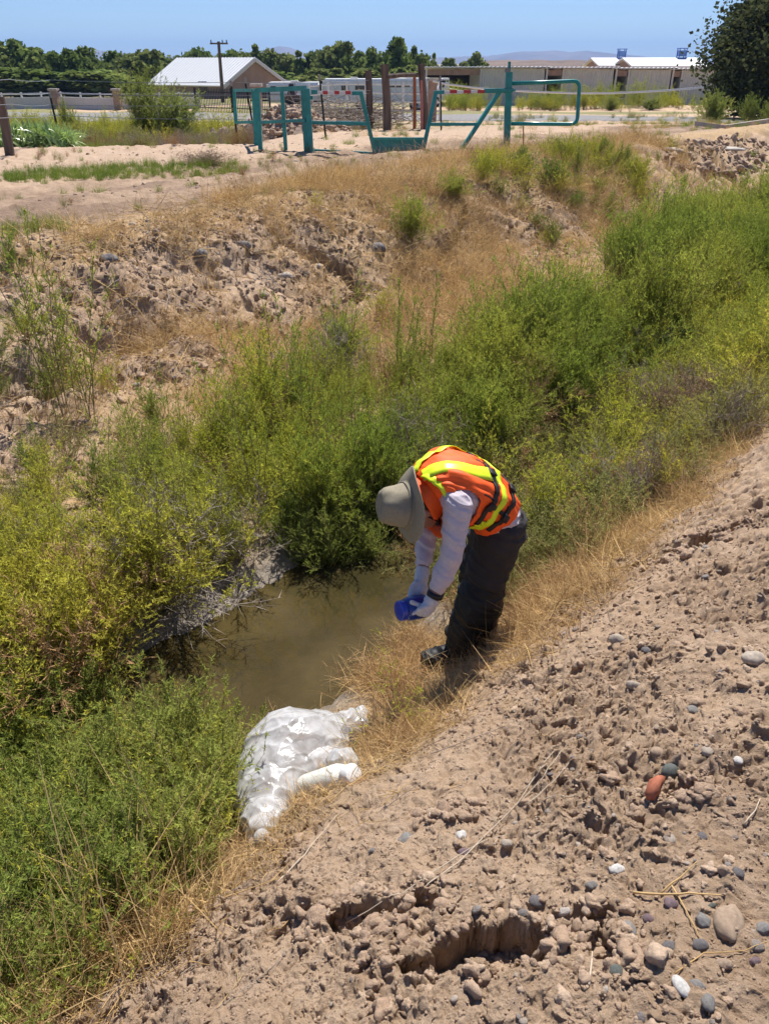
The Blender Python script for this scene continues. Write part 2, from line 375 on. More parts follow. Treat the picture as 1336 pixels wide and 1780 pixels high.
tag(mk('water', meshnp('water', np.stack([WX, WY, WX*0], -1).reshape(-1, 3), np.stack([i0, i0+1, i0+91, i0+90], 1)), water_mat(), smooth=True), kind='structure')
# ------------------------------------------------------------------ plant shapes (source meshes, used many times)
def ribbons(P0, D, Ln, W, nseg=3, droop=0., seed=0, flat=False):
    """curved tapering blades: start points, directions, lengths, widths -> verts, quads"""
    r = np.random.default_rng(seed); n = len(P0); D = D/np.linalg.norm(D, axis=1)[:, None]
    side = np.cross(D, np.array([0, 0, 1.])+r.normal(0, .4, (n, 3))); side /= np.linalg.norm(side, axis=1)[:, None]+1e-9
    V = []
    p = P0.copy(); d = D.copy(); Ln = np.asarray(Ln).reshape(-1, 1)*np.ones((n, 1)); W = np.asarray(W).reshape(-1, 1)*np.ones((n, 1))
    for i in range(nseg+1):
        f = i/nseg; wd = W*(1-f)**.7 if i < nseg else W*.08
        if i == 0: wd = W*.55 if nseg > 1 else W
        V += [p-side*wd/2, p+side*wd/2]
        p = p+d*Ln/nseg; d = d+np.array([0, 0, -1.])*droop/nseg; d /= np.linalg.norm(d, axis=1)[:, None]
    V = np.stack(V, 1); m = 2*(nseg+1)
    base = (np.arange(n)*m)[:, None]
    F = np.concatenate([base+np.array([2*i, 2*i+1, 2*i+3, 2*i+2]) for i in range(nseg)])
    return V.reshape(-1, 3), F
def joinVF(L):
    V = []; F = []; n = 0
    for v, f in L: V.append(v); F.append(f+n); n += len(v)
    return np.concatenate(V), np.concatenate(F)
def curve_pts(P0, D, Ln, bend, nseg, r):
    """polylines (n, nseg+1, 3) bending by the vector bend with some waver"""
    n = len(P0); p = P0.copy(); d = D/np.linalg.norm(D, axis=1)[:, None]; out = [p.copy()]
    for i in range(nseg):
        p = p+d*(Ln/nseg)[:, None]; out.append(p.copy()); d = d+bend/nseg+r.normal(0, .09, d.shape); d /= np.linalg.norm(d, axis=1)[:, None]
    return np.stack(out, 1)
def stems_mesh(C, r0, r1):
    """three-sided tapering stems along polylines C"""
    n, m, _ = C.shape; T = np.gradient(C, axis=1); T /= np.linalg.norm(T, axis=2)[..., None]+1e-9
    a = np.cross(T, np.array([.3, .2, 1.])); a /= np.linalg.norm(a, axis=2)[..., None]+1e-9; b = np.cross(T, a)
    rad = np.linspace(0, 1, m)[None, :, None]; r0 = np.asarray(r0).reshape(-1, 1, 1); r1 = np.asarray(r1).reshape(-1, 1, 1); rad = r0*(1-rad)+r1*rad
    V = np.stack([C+rad*(a*math.cos(k*2.094)+b*math.sin(k*2.094)) for k in range(3)], 2)
    base = (np.arange(n)*m*3)[:, None, None]+(np.arange(m-1)*3)[None, :, None]
    F = np.concatenate([(base+np.array([k, (k+1) % 3, (k+1) % 3+3, k+3])).reshape(-1, 4) for k in range(3)])
    return V.reshape(-1, 3), F
def weed_mesh(name, seed, Ht=.7, nst=16, spread=.5, nbr=12, blen=.16, nleaf=16, ll=.022, lw=.005, lean=0, stemr=.0025, updir=.9, droop=.1):
    """bushy feathery weed: stems, side branches, and many small narrow leaves. two materials: leaf 0, stem 1"""
    r = np.random.default_rng(seed)
    az = r.uniform(0, 2*math.pi, nst); tl = np.abs(r.normal(0, spread, nst))
    D = np.stack([np.cos(az)*tl, np.sin(az)*tl, np.ones(nst)], 1)
    L_ = Ht*r.uniform(.6, 1.05, nst)
    C = curve_pts(r.normal(0, .03, (nst, 3))*[1, 1, 0], D, L_, np.array([lean, 0, updir*.35]), 7, r)
    parts = []; SV, SF = stems_mesh(C, stemr, stemr*.35)
    # branches
    i = np.repeat(np.arange(nst), nbr); f = r.uniform(.15, .98, len(i))*7; k = np.minimum(f.astype(int), 6); fr = (f-k)[:, None]
    B0 = C[i, k]*(1-fr)+C[i, k+1]*fr; TD = C[i, k+1]-C[i, k]; TD /= np.linalg.norm(TD, axis=1)[:, None]
    rd = r.normal(0, 1, (len(i), 3)); rd -= TD*(rd*TD).sum(1)[:, None]; rd /= np.linalg.norm(rd, axis=1)[:, None]
    BD = TD*.75+rd*.8+np.array([0, 0, .15]); BL = blen*r.uniform(.5, 1.2, len(i))*(1.15-.7*(f/7))
    BC = curve_pts(B0, BD, BL, np.array([0, 0, .5-droop*2]), 3, r)
    V2, F2 = stems_mesh(BC, stemr*.45, stemr*.2)
    # leaves on branches and on upper stems
    j = np.repeat(np.arange(len(i)), nleaf); f = r.uniform(.05, 1, len(j))*3; k = np.minimum(f.astype(int), 2); fr = (f-k)[:, None]
    L0 = BC[j, k]*(1-fr)+BC[j, k+1]*fr; T2 = BC[j, k+1]-BC[j, k]; T2 /= np.linalg.norm(T2, axis=1)[:, None]+1e-9
    LD = T2*.8+r.normal(0, .65, L0.shape)+np.array([0, 0, .1])
    Vl, Fl = ribbons(L0, LD, ll*r.uniform(.6, 1.3, len(j)), lw, 1, 0, seed)
    V, F = joinVF([(Vl, Fl), (SV, SF), (V2, F2)])
    me = meshnp(name, V, F); nl = len(Fl)
    return me, nl
def setmats(me, nl, leaf, stem):
    me.materials.append(leaf); me.materials.append(stem)
    mi = np.ones(len(me.polygons), np.int32); mi[:nl] = 0; me.polygons.foreach_set('material_index', mi)
    return me
def src(me, name):
    o = bpy.data.objects.new(name, me); return o       # kept out of the scene, only its data is scattered
NG = {}
def scatter(name, label, cat, srcs, XY, scale, rot=None, tilt=0., align=False, zoff=0., seed=0, kind='stuff', onz=None, parent=None):
    """one object whose points each carry one of the source plants"""
    r = np.random.default_rng(seed); n = len(XY)
    if n == 0: return
    col = bpy.data.collections.new(name+'_kinds')
    for q, o in enumerate(srcs):
        o.name = '%s_%02d' % (name, q); col.objects.link(o)
    Zp = (H(XY[:, 0], XY[:, 1]) if onz is None else onz)+zoff
    me = bpy.data.meshes.new(name); me.vertices.add(n)
    me.vertices.foreach_set('co', np.stack([XY[:, 0], XY[:, 1], Zp], 1).astype(np.float32).ravel())
    yaw = r.uniform(-math.pi, math.pi, n) if rot is None else rot
    if align:
        nn = normals(XY[:, 0], XY[:, 1]); nn = nn+r.normal(0, tilt, nn.shape)*[1, 1, 0]; nn /= np.linalg.norm(nn, axis=1)[:, None]
        lx = nn[:, 0]*np.cos(yaw)+nn[:, 1]*np.sin(yaw); ly = -nn[:, 0]*np.sin(yaw)+nn[:, 1]*np.cos(yaw)
        e = np.stack([-np.arcsin(np.clip(ly, -1, 1)), np.arctan2(lx, nn[:, 2]), yaw], 1)
    else: e = np.stack([r.normal(0, tilt, n), r.normal(0, tilt, n), yaw], 1)
    a = me.attributes.new('rotv', 'FLOAT_VECTOR', 'POINT'); a.data.foreach_set('vector', e.astype(np.float32).ravel())
    sc = np.asarray(scale, float)
    if sc.ndim == 1: sc = np.repeat(sc[:, None], 3, 1)
    a = me.attributes.new('sclv', 'FLOAT_VECTOR', 'POINT'); a.data.foreach_set('vector', sc.astype(np.float32).ravel())
    a = me.attributes.new('pick', 'INT', 'POINT'); a.data.foreach_set('value', r.integers(0, len(srcs), n).astype(np.int32))
    o = mk(name, me, None, parent); tag(o, label, cat, None, kind)
    ng = bpy.data.node_groups.new(name, 'GeometryNodeTree')
    ng.interface.new_socket('Geometry', in_out='INPUT', socket_type='NodeSocketGeometry')
    ng.interface.new_socket('Geometry', in_out='OUTPUT', socket_type='NodeSocketGeometry')
    N = ng.nodes.new; L = ng.links.new
    gi, go = N('NodeGroupInput'), N('NodeGroupOutput'); ip = N('GeometryNodeInstanceOnPoints')
    ci = N('GeometryNodeCollectionInfo'); ci.inputs[0].default_value = col; ci.inputs[1].default_value = True; ci.inputs[2].default_value = True
    L(gi.outputs[0], ip.inputs['Points']); L(ci.outputs[0], ip.inputs['Instance']); ip.inputs['Pick Instance'].default_value = True
    def at(nm, ty, s_):
        q = N('GeometryNodeInputNamedAttribute'); q.data_type = ty; q.inputs[0].default_value = nm
        if nm == 'rotv':
            er = N('FunctionNodeEulerToRotation'); L(q.outputs[0], er.inputs[0]); L(er.outputs[0], ip.inputs[s_])
        else: L(q.outputs[0], ip.inputs[s_])
    at('rotv', 'FLOAT_VECTOR', 'Rotation'); at('sclv', 'FLOAT_VECTOR', 'Scale'); at('pick', 'INT', 'Instance Index')
    L(ip.outputs[0], go.inputs[0])
    md = o.modifiers.new('scatter', 'NODES'); md.node_group = ng
    return o
def inpoly(px, py, poly):
    inside = np.zeros(px.shape, bool); n = len(poly); j = n-1
    for i in range(n):
        xi, yi = poly[i]; xj, yj = poly[j]
        c = ((yi > py) != (yj > py)) & (px < (xj-xi)*(py-yi)/(yj-yi+1e-12)+xi); inside ^= c; j = i
    return inside
def sample(n, s0, s1, a0, a1, fn=None, seed=0, tall=True):
    """n random ground points between two lines along the ditch; fn(x,y,s,a) -> chance to stay"""
    r = np.random.default_rng(seed); i = np.arange(n); s = s0+(s1-s0)*((.37*seed+i*.7548776662) % 1); a = a0+(a1-a0)*((.61*seed+i*.5698402910) % 1)
    s = s+r.normal(0, .04, n); a = a+r.normal(0, .04, n)
    x, y = AX*a-AY*s, AY*a+AX*s
    if fn is not None:
        k = r.random(n) < fn(x, y, s, a); x, y = x[k], y[k]
    # keep what the picture could show (with a margin)
    px, py = proj(x, y, H(x, y, False)+.3); k = (y > .3) & (px > -260) & (px < 1600)
    if tall:
        bx, by = proj(x, y, H(x, y, False))
        k &= ~inpoly(bx, by, [(400, 1235), (560, 1185), (660, 1200), (680, 1330), (560, 1470), (500, 1530), (390, 1560)]) & ~inpoly(bx, by, [(735, 1060), (885, 1060), (890, 1140), (860, 1225), (735, 1225)])
    return np.stack([x[k], y[k]], 1)
def in_px(poly, hz=0.):
    def f(x, y, s, a):
        px, py = proj(x, y, H(x, y, False)+hz); return inpoly(px, py, poly).astype(float)
    return f

GREEN = leafmat('weed_leaf', (.25, .33, .05), (.46, .48, .08), (.37, .39, .075), patch=.8, trans=.5)
YGREEN = leafmat('yellowing_leaf', (.48, .49, .06), (.64, .56, .09), (.40, .45, .06), patch=.9, trans=.5)
DGREEN = leafmat('dark_weed_leaf', (.19, .26, .05), (.35, .39, .085), (.29, .32, .08), patch=1.2, trans=.45)
OLIVE = leafmat('olive_leaf', (.33, .36, .10), (.46, .42, .16), (.28, .28, .11), patch=1.2, trans=.45)
STEM = leafmat('weed_stem', (.20, .22, .08), (.34, .28, .13), (.25, .15, .08), trans=.0)
STRAW = leafmat('straw', (.60, .41, .18), (.44, .28, .12), (.66, .50, .27), patch=1.5, trans=.25)
BSTRAW = leafmat('brown_straw', (.46, .28, .14), (.34, .20, .10), (.60, .42, .22), patch=1.5, trans=.2)
GREY = leafmat('grey_twig', (.30, .25, .21), (.22, .17, .14), (.38, .33, .28), trans=.0)
BROAD = leafmat('broad_leaf', (.06, .14, .02), (.09, .18, .03), (.10, .19, .04), trans=.35, gloss=.08)
GRASS = leafmat('grass_blade', (.12, .22, .03), (.26, .32, .06), (.30, .30, .08), trans=.35)

def weeds(pref, n, leaf, stem, **k):
    out = []
    for q in range(n):
        me, nl = weed_mesh(pref, k.pop('seed', 10)+q*7 if q == 0 else 10+q*7, **k); setmats(me, nl, leaf, stem); out.append(me)
    return out
W_GREEN = weeds('green_weed', 4, GREEN, STEM, Ht=.92, nst=15, spread=.36, nbr=17, blen=.21, nleaf=19, ll=.024, lw=.0048)
W_YEL = weeds('yellow_weed', 4, YGREEN, STEM, Ht=.66, nst=17, spread=.7, nbr=15, blen=.17, nleaf=17, ll=.018, lw=.0055, droop=.2)
W_DARK = weeds('dark_weed', 4, DGREEN, STEM, Ht=.55, nst=20, spread=.6, nbr=16, blen=.15, nleaf=20, ll=.019, lw=.0048)
W_OLIVE = weeds('olive_weed', 4, OLIVE, STEM, Ht=.45, nst=16, spread=.8, nbr=12, blen=.15, nleaf=14, ll=.015, lw=.0045)
W_SPRAY = weeds('spray_weed', 3, YGREEN, STEM, Ht=.62, nst=9, spread=.6, nbr=9, blen=.17, nleaf=12, ll=.015, lw=.0042, stemr=.002)
W_TALL = weeds('tall_weed', 2, GREEN, STEM, Ht=1.1, nst=6, spread=.14, nbr=22, blen=.16, nleaf=15, ll=.022, lw=.006, stemr=.004)
W_BROWN = weeds('brown_weed', 3, BSTRAW, BSTRAW, Ht=.42, nst=22, spread=.95, nbr=12, blen=.14, nleaf=7, ll=.02, lw=.003)
W_TWIG = weeds('twig_weed', 3, GREY, GREY, Ht=.45, nst=18, spread=.8, nbr=13, blen=.2, nleaf=5, ll=.05, lw=.002)
def tuft(name, seed, n, Ln, W, spread, droop, mat, rad=.05, nseg=4):
    r = np.random.default_rng(seed); az = r.uniform(0, 6.283, n); tl = np.abs(r.normal(0, spread, n))
    D = np.stack([np.cos(az)*tl, np.sin(az)*tl, np.full(n, 1.)], 1)
    V, F = ribbons(r.normal(0, rad, (n, 3))*[1, 1, .1], D, Ln*r.uniform(.4, 1.1, n), W, nseg, droop, seed)
    me = meshnp(name, V, F); me.materials.append(mat); return me
T_STRAW = [tuft('straw_tuft', i, 80, .32, .0035, 1.3, 1.3, STRAW, .09) for i in range(4)]
T_BROWN = [tuft('brown_tuft', 20+i, 90, .22, .0035, 1.7, 1.0, BSTRAW, .11) for i in range(3)]
T_MAT = [tuft('straw_mat', 110+i, 46, .5, .006, 3., .5, STRAW, .14, 5) for i in range(4)]
T_GRASS = [tuft('grass_tuft', 40+i, 60, .26, .006, .6, 1.2, GRASS, .05, 5) for i in range(3)]
T_REED = [tuft('reed_tuft', 60+i, 16, .6, .013, .7, 1.6, GRASS, .04, 7) for i in range(3)]
def stalk(name, seed, Ln, rad, mat, wav=.15, br=0):
    r = np.random.default_rng(seed); n = 1+br
    P0 = np.zeros((n, 3)); P0[:, 0] = -Ln/2; P0[:, 2] = rad
    D = np.tile([1., 0, 0], (n, 1)); Ls = np.full(n, Ln)
    C = curve_pts(P0, D, Ls, np.array([0, r.normal(0, wav*2), 0]), 6, r); C[..., 2] = rad+np.abs(C[..., 2]-rad)*.35
    for b in range(br):
        i = r.integers(1, 5); C[b+1] = curve_pts(C[0:1, i], np.array([[1., r.choice([-.8, .8]), .2]]), np.array([Ln*.35]), np.zeros(3), 6, r)[0]
    V, F = stems_mesh(C, rad, rad*.5); me = meshnp(name, V, F); me.materials.append(mat); return me
STALKS = [stalk('stalk', i, .22, .0016, STRAW if i % 3 else GREY, .2, i % 3) for i in range(8)]
# lumps of soil and pebbles
def lump_mesh(name, seed, mat, amp=.35, sub=3, sq=(1, 1, .7), smooth=True):
    bm = bmesh.new(); bmesh.ops.create_icosphere(bm, subdivisions=sub, radius=.5)
    co = np.array([v.co[:] for v in bm.verts]); r = np.random.default_rng(seed); o = r.uniform(0, 50, 3)
    d = fbm(co[:, 0]*2.2+o[0]+co[:, 2], co[:, 1]*2.2+o[1]-co[:, 2], 4, seed)
    co = co*(1+amp*d)[:, None]*np.array(sq)*r.uniform(.75, 1.15, 3)
    bm.faces.ensure_lookup_table(); F = np.array([[v.index for v in f.verts] for f in bm.faces]); bm.free()
    me = meshnp(name, co, F); me.materials.append(mat)
    if smooth: me.polygons.foreach_set('use_smooth', [True]*len(me.polygons))
    return me
def stonemat(name, cols, rough=.75, rand=True):
    m, n, out = mat_base(name); N = n.nodes.new; L = n.links.new
    p = N('ShaderNodeBsdfPrincipled'); L(p.outputs[0], out.inputs[0]); p.inputs['Roughness'].default_value = rough; p.inputs['Specular IOR Level'].default_value = .3
    oi = N('ShaderNodeObjectInfo'); cr = N('ShaderNodeValToRGB'); cr.color_ramp.interpolation = 'LINEAR'
    while len(cr.color_ramp.elements) < len(cols): cr.color_ramp.elements.new(.5)
    for i, c in enumerate(cols): cr.color_ramp.elements[i].position = i/max(1, len(cols)-1); cr.color_ramp.elements[i].color = (*c, 1)
    L(oi.outputs['Random'], cr.inputs[0])
    tc = N('ShaderNodeTexCoord'); nz = N('ShaderNodeTexNoise'); nz.inputs['Scale'].default_value = 3.5; nz.inputs['Detail'].default_value = 8; nz.inputs['Roughness'].default_value = .7; L(tc.outputs['Object'], nz.inputs[0])
    mr = N('ShaderNodeMapRange'); mr.inputs[1].default_value = .25; mr.inputs[2].default_value = .75; mr.inputs[3].default_value = .65; mr.inputs[4].default_value = 1.3; L(nz.outputs[0], mr.inputs[0])
    hs = N('ShaderNodeHueSaturation'); L(cr.outputs[0], hs.inputs['Color']); L(mr.outputs[0], hs.inputs['Value']); L(hs.outputs[0], p.inputs['Base Color'])
    b = N('ShaderNodeBump'); b.inputs['Distance'].default_value = .05; b.inputs['Strength'].default_value = .5; L(nz.outputs[0], b.inputs['Height']); L(b.outputs[0], p.inputs['Normal'])
    return m
CLOD = stonemat('clod', [(.32, .22, .15), (.44, .315, .22), (.37, .255, .175), (.50, .37, .265)], .95)
PEB = stonemat('pebble', [(.30, .24, .19), (.18, .16, .15), (.36, .30, .24), (.23, .19, .165), (.31, .23, .17), (.45, .40, .35), (.16, .14, .14)], .65)
L_CLOD = [lump_mesh('clod', 100+i, CLOD, .55, 3) for i in range(6)]
L_PEB = [lump_mesh('pebble', 200+i, PEB, .13, 2, (1, .8, .55)) for i in range(6)]
def S(mes, nm='k'): return [src(m, nm) for m in mes]
rg = np.random.default_rng(77)
def U(n, a, b, seed=0): return np.random.default_rng(seed+n).uniform(a, b, n)
def LN(n, m, sg, lo, hi, seed=0): return np.clip(np.random.default_rng(seed+n).lognormal(math.log(m), sg, n), lo, hi)

# -- litter, clods, gravel
p_ = sample(42000, -1.2, 1.75, -1.5, 7, lambda x, y, s, a: np.clip(.30+.8*vn(x*2.2, y*2.2, 3), .04, 1)*np.clip(1.3-a*.1, .4, 1), 1, False)
scatter('soil_clods', 'crumbled tan soil clods strewn over the near dirt bank', 'soil clods', S(L_CLOD), p_, LN(len(p_), .0095, .6, .004, .045), align=True, tilt=.3, seed=1)
p_ = sample(60000, -.6, 1.5, -1.2, 3.2, lambda x, y, s, a: np.clip(.5+.7*vn(x*3, y*3, 6), .1, 1), 71, False)
scatter('soil_grit', 'fine crumbs of dry soil over the near dirt bank', 'soil crumbs', S([lump_mesh('crumb', 150+i, CLOD, .5, 1, smooth=False) for i in range(4)]), p_, LN(len(p_), .0048, .45, .002, .011), align=True, tilt=.5, seed=71)
r = np.random.default_rng(72); p_ = []
for c, rx, ry, dp in PITS: n = int(60+900*rx); p_.append(np.stack([c.x+r.uniform(-1.9, 1.9, n)*rx, c.y+r.uniform(-2.4, 2.2, n)*ry], 1))
p_ = np.concatenate(p_)
scatter('broken_clods', 'broken clods fallen round the edges of the holes in the near bank', 'soil clods', S([lump_mesh('clod', 160+i, CLOD, .6, 3) for i in range(5)]), p_, LN(len(p_), .019, .5, .008, .05), align=True, tilt=.5, seed=72)
p_ = sample(4200, -1.2, 1.6, -1.5, 7, lambda x, y, s, a: np.clip(.45+.6*vn(x*1.5, y*1.5, 9)-.2*s, .05, 1), 2)
scatter('gravel', 'small grey and brown pebbles scattered on the near dirt bank', 'gravel', S(L_PEB), p_, LN(len(p_), .014, .45, .006, .035), align=True, tilt=.3, zoff=.001, seed=2)
p_ = sample(30000, 4.4, 8.2, -4, 16, lambda x, y, s, a: np.clip(.5+.5*vn(x*1.2, y*1.2, 13), .05, 1)*((s > 5.5) | (a < 3.2)), 3)
scatter('rubble', 'brown clods and stones crumbling down the far eroded bank', 'rubble', S(L_CLOD[:5]+L_PEB[:1]), p_, LN(len(p_), .028, .55, .010, .10), align=True, tilt=.3, seed=3)
stf = lambda x, y, s, a: np.clip(.2+.9*np.clip(vn(x*1.1, y*1.1, 23)-.1, 0, 1)+np.where((s > 1.15) & (s < 2.1), .8, 0), 0, 1)*sstep(1.9, 3.2, s*2.2+.4*vn(x*2, y*2, 5)+.2)
p_ = sample(15000, -1, 1.9, -1.5, 8, stf, 4)
scatter('straw_litter', 'thin dry stalks lying loose over the near dirt bank', 'straw litter', S(STALKS), p_, U(len(p_), .3, 1.2), align=True, tilt=.12, zoff=.004, seed=4)
band = lambda x, y, s, a: sstep(1.02, 1.3, s+.16*vn(a*1.4, s, 43))*np.clip(.55+.6*vn(x*1.5, y*1.5, 19), .12, 1)
p_ = sample(2200, 1.0, 2.05, -1, 8, lambda x, y, s, a: band(x, y, s, a)*sstep(1.2, 1.6, s+np.clip(a, 0, 3.5)*.25), 5)
scatter('dry_grass', 'matted golden dry grass along the foot of the near bank', 'dry grass', S(T_STRAW[:2]+T_MAT), p_, U(len(p_), .28, .62), align=True, tilt=.3, zoff=-.01, seed=5)
p_ = sample(900, 1.3, 2.1, .8, 4.4, lambda x, y, s, a: np.clip(.9-1.1*np.abs(a-2.3)*.5, 0, 1), 6)
scatter('brown_grass', 'short brown dead grass between the pool and the boots', 'dead grass', S(T_BROWN), p_, U(len(p_), .35, .85), align=True, tilt=.35, seed=6)
p_ = sample(700, 1.25, 2.2, .6, 4.0, None, 66, False); k = (np.abs(p_[:, 0]+.27) < .6) & (np.abs(p_[:, 1]-2.13) < .6) | (np.hypot(p_[:, 0]-.38, p_[:, 1]-2.95) < .45); p_ = p_[k]
scatter('trampled_straw', 'flattened straw round the boots and under the bag', 'trampled straw', S([tuft('flat', 30+i, 60, .20, .0035, 2.2, 1.2, STRAW if i else BSTRAW, .1) for i in range(3)]), p_, U(len(p_), .35, .7), align=True, tilt=.2, seed=66)
# far bank straw: below the slope, the crest, and the thick mat on the right
FB = [(215, 545), (420, 570), (650, 560), (700, 480), (640, 470), (760, 430), (950, 400), (1040, 500), (1000, 620), (600, 700), (150, 720)]
CR = [(0, 402), (250, 392), (380, 352), (440, 330), (580, 300), (760, 265), (1100, 240), (1200, 260), (1180, 330), (1060, 440), (900, 480), (760, 420), (640, 390), (300, 430), (0, 425)]
p_ = sample(11000, 4.4, 9.4, -5, 20, lambda x, y, s, a: np.maximum(in_px(FB)(x, y, s, a)*.75, in_px(CR)(x, y, s, a)*.75)*np.clip(.55+.9*vn(x*.9, y*.9, 68), .1, 1)+.09*(s < 8), 7)
scatter('dead_grass_mat', 'matted straw coloured dead grass over the far bank and its crest', 'dead grass', S(T_STRAW[:2]+T_MAT+T_BROWN[:1]), p_, U(len(p_), .45, 1.1), align=True, tilt=.4, seed=7)
p_ = sample(4600, 4.0, 8.6, -4, 20, lambda x, y, s, a: np.where(s < 5.2, (a > 5.5)*.9, .6), 8)
scatter('fallen_stalks', 'long pale stalks lying across the far bank', 'fallen stalks', S(STALKS), p_, U(len(p_), 1., 3.2), align=True, tilt=.25, zoff=.03, seed=8)
p_ = sample(260, 4.1, 6.6, -2, 4.2, lambda x, y, s, a: np.clip(.25+.9*vn(x*1.3, y*1.3, 75)+.2*(5-s), 0, 1), 70)
scatter('sparse_weeds', 'sparse green weeds creeping up the left part of the far bank', 'weeds', S(W_OLIVE+W_DARK[:2]), p_, U(len(p_), .5, 1.0), tilt=.2, seed=70)
# -- the thickets
def thick(x, y, s, a):      # far side of the channel
    e0 = np.interp(a, [-3, 0, 1.5, 2.6, 3.4, 5, 9, 20], [2.8, 2.8, 3.0, 3.2, 3.1, 3.1, 2.9, 2.3])
    e1 = np.interp(a, [-3, 0, 1.5, 2.4, 3.4, 5, 5.8, 7.1, 9.1, 10.9, 14.4, 20], [4.2, 4.2, 4.2, 4.4, 4.7, 4.7, 4.4, 4.1, 4.05, 4.4, 4.7, 5.0])
    return sstep(e0-.15, e0+.1, s)*sstep(e1+.3, e1-.3, s+.35*vn(a*.9, s, 33))*np.clip(.8+.8*vn(x*.9+3, y*.9, 66), .4, 1)
def yel(x, y, a): return np.clip(.62+1.3*vn(x*.7+4, y*.7, 37)+np.clip(2.2-a, -1, 1)*.3-np.clip(a-7, 0, 1)*.6, 0, 1)
p_ = sample(3600, 2.2, 6.6, -3, 22, lambda x, y, s, a: thick(x, y, s, a)*(1-yel(x, y, a))*1., 11)
def SZ(p):
    s, a = SA(p[:, 0], p[:, 1]); m = vn(p[:, 0]*.75+9, p[:, 1]*.75, 63)
    return (.62+.38*sstep(3, 8, a))*(.95+.45*m)
scatter('green_weeds', 'thick stand of bright green feathery weeds filling the ditch', 'weeds', S(W_GREEN), p_, SZ(p_)*U(len(p_), .65, 1.2), tilt=.14, seed=11)
p_ = sample(2400, 2.6, 6.2, -3, 14, lambda x, y, s, a: thick(x, y, s, a)*yel(x, y, a)*.95, 12)
scatter('yellowing_weeds', 'yellowing green weeds on the far side of the pool', 'weeds', S(W_YEL), p_, (.95+.35*vn(p_[:, 0]*.8, p_[:, 1]*.8, 64))*U(len(p_), .7, 1.15), tilt=.18, seed=12)
# shaded, lower growth at the channel edge on the far side
p_ = sample(500, 2.6, 3.5, -2, 14, lambda x, y, s, a: thick(x, y, s+.2, a)*.6*np.where((a > 1.5) & (a < 2.9), 0, 1), 13)
scatter('edge_weeds', 'dark green weeds hanging over the far edge of the water', 'weeds', S(W_DARK), p_, U(len(p_), .5, .9), tilt=.3, seed=13)
p_ = sample(170, 2.9, 4.9, -2, 16, lambda x, y, s, a: thick(x, y, s, a)*.5, 67)
scatter('dead_stems', 'dead brown and grey stems poking through the green thicket', 'dead stems', S(W_TWIG+W_BROWN), p_, U(len(p_), .9, 1.7), tilt=.25, seed=67)
p_ = sample(260, 2.9, 4.9, 2, 16, lambda x, y, s, a: thick(x, y, s, a)*.5, 69)
scatter('tall_stalks', 'slender green stalks rising above the thicket', 'weeds', S(W_TALL), p_, U(len(p_), .6, 1.0), tilt=.15, seed=69)
# near side upstream of the worker
def nearup(x, y, s, a):
    e0 = np.interp(a, [2.8, 3.6, 5, 7, 10, 20], [1.7, 1.35, 1.15, 1.0, .85, .6])
    e1 = np.interp(a, [2.8, 3.3, 4.2, 5, 7, 20], [2.0, 2.4, 3.0, 3.0, 2.9, 2.7])
    return sstep(e0, e0+.25, s+.2*vn(a*1.1, s, 57))*sstep(e1+.1, e1-.05, s)*sstep(2.7, 3.1, a)
p_ = sample(1300, .6, 3.2, 2.7, 20, lambda x, y, s, a: nearup(x, y, s, a)*.95, 14)
scatter('olive_weeds', 'low olive weeds and seed heads on the bank behind the worker', 'weeds', S(W_OLIVE), p_, U(len(p_), .6, 1.15), tilt=.2, seed=14)
p_ = sample(420, .6, 3.0, 4.6, 20, lambda x, y, s, a: nearup(x, y, s+.3, a)*sstep(5.8, 8, a)*.9, 15)
scatter('tall_green_weeds', 'tall grey green weeds along the near side at right', 'weeds', S(W_GREEN[:3]), p_, U(len(p_), .7, 1.1), tilt=.12, seed=15)
p_ = sample(420, .7, 3.0, 3.4, 12, lambda x, y, s, a: nearup(x, y, s, a)*.6, 16)
scatter('brown_dry_weeds', 'brown dried weeds among the olive growth at right', 'dried weeds', S(W_BROWN[:2]+W_TWIG[:1]+W_YEL[:2]), p_, U(len(p_), .6, 1.2), tilt=.25, seed=16)
# near left mass
def nearleft(x, y, s, a):
    e0 = np.interp(a, [-1.5, 0, .6, 1.1, 1.6, 2.0], [1.42, 1.42, 1.45, 1.62, 1.85, 2.1])
    e1 = np.interp(a, [-1.5, 0, .9, 1.3, 1.75], [3.2, 3.1, 2.9, 2.35, 2.0])
    return sstep(e0, e0+.12, s)*sstep(e1+.12, e1, s)*sstep(1.8, 1.5, a)
p_ = sample(1100, 1.3, 3.3, -1.5, 1.8, lambda x, y, s, a: nearleft(x, y, s, a)*.75*np.where(s < 2.5, 1, .7), 17)
scatter('dark_weeds', 'dense dark green weeds at the lower left below the bank', 'weeds', S(W_DARK+W_SPRAY[:1]), p_, U(len(p_), .55, 1.1), tilt=.22, seed=17)
p_ = sample(260, 1.45, 2.6, .5, 2.0, lambda x, y, s, a: sstep(2.5, 1.9, s+.3*a-.2)*sstep(2.05, 1.7, a)*.6, 18)
scatter('weed_sprays', 'thin pale green seed sprays leaning over the near end of the pool', 'weeds', S(W_SPRAY), p_, U(len(p_), .5, .9), tilt=.35, seed=18)
p_ = sample(160, 1.35, 1.62, -1.2, .75, None, 19)
scatter('bent_straw', 'long bent straw stems at the bottom left corner', 'straw', S([tuft('bent', 80+i, 40, .55, .005, 1.4, .5, STRAW, .12, 6) for i in range(3)]+T_STRAW[:2]), p_, U(len(p_), .5, 1.1), align=True, tilt=.2, seed=19)
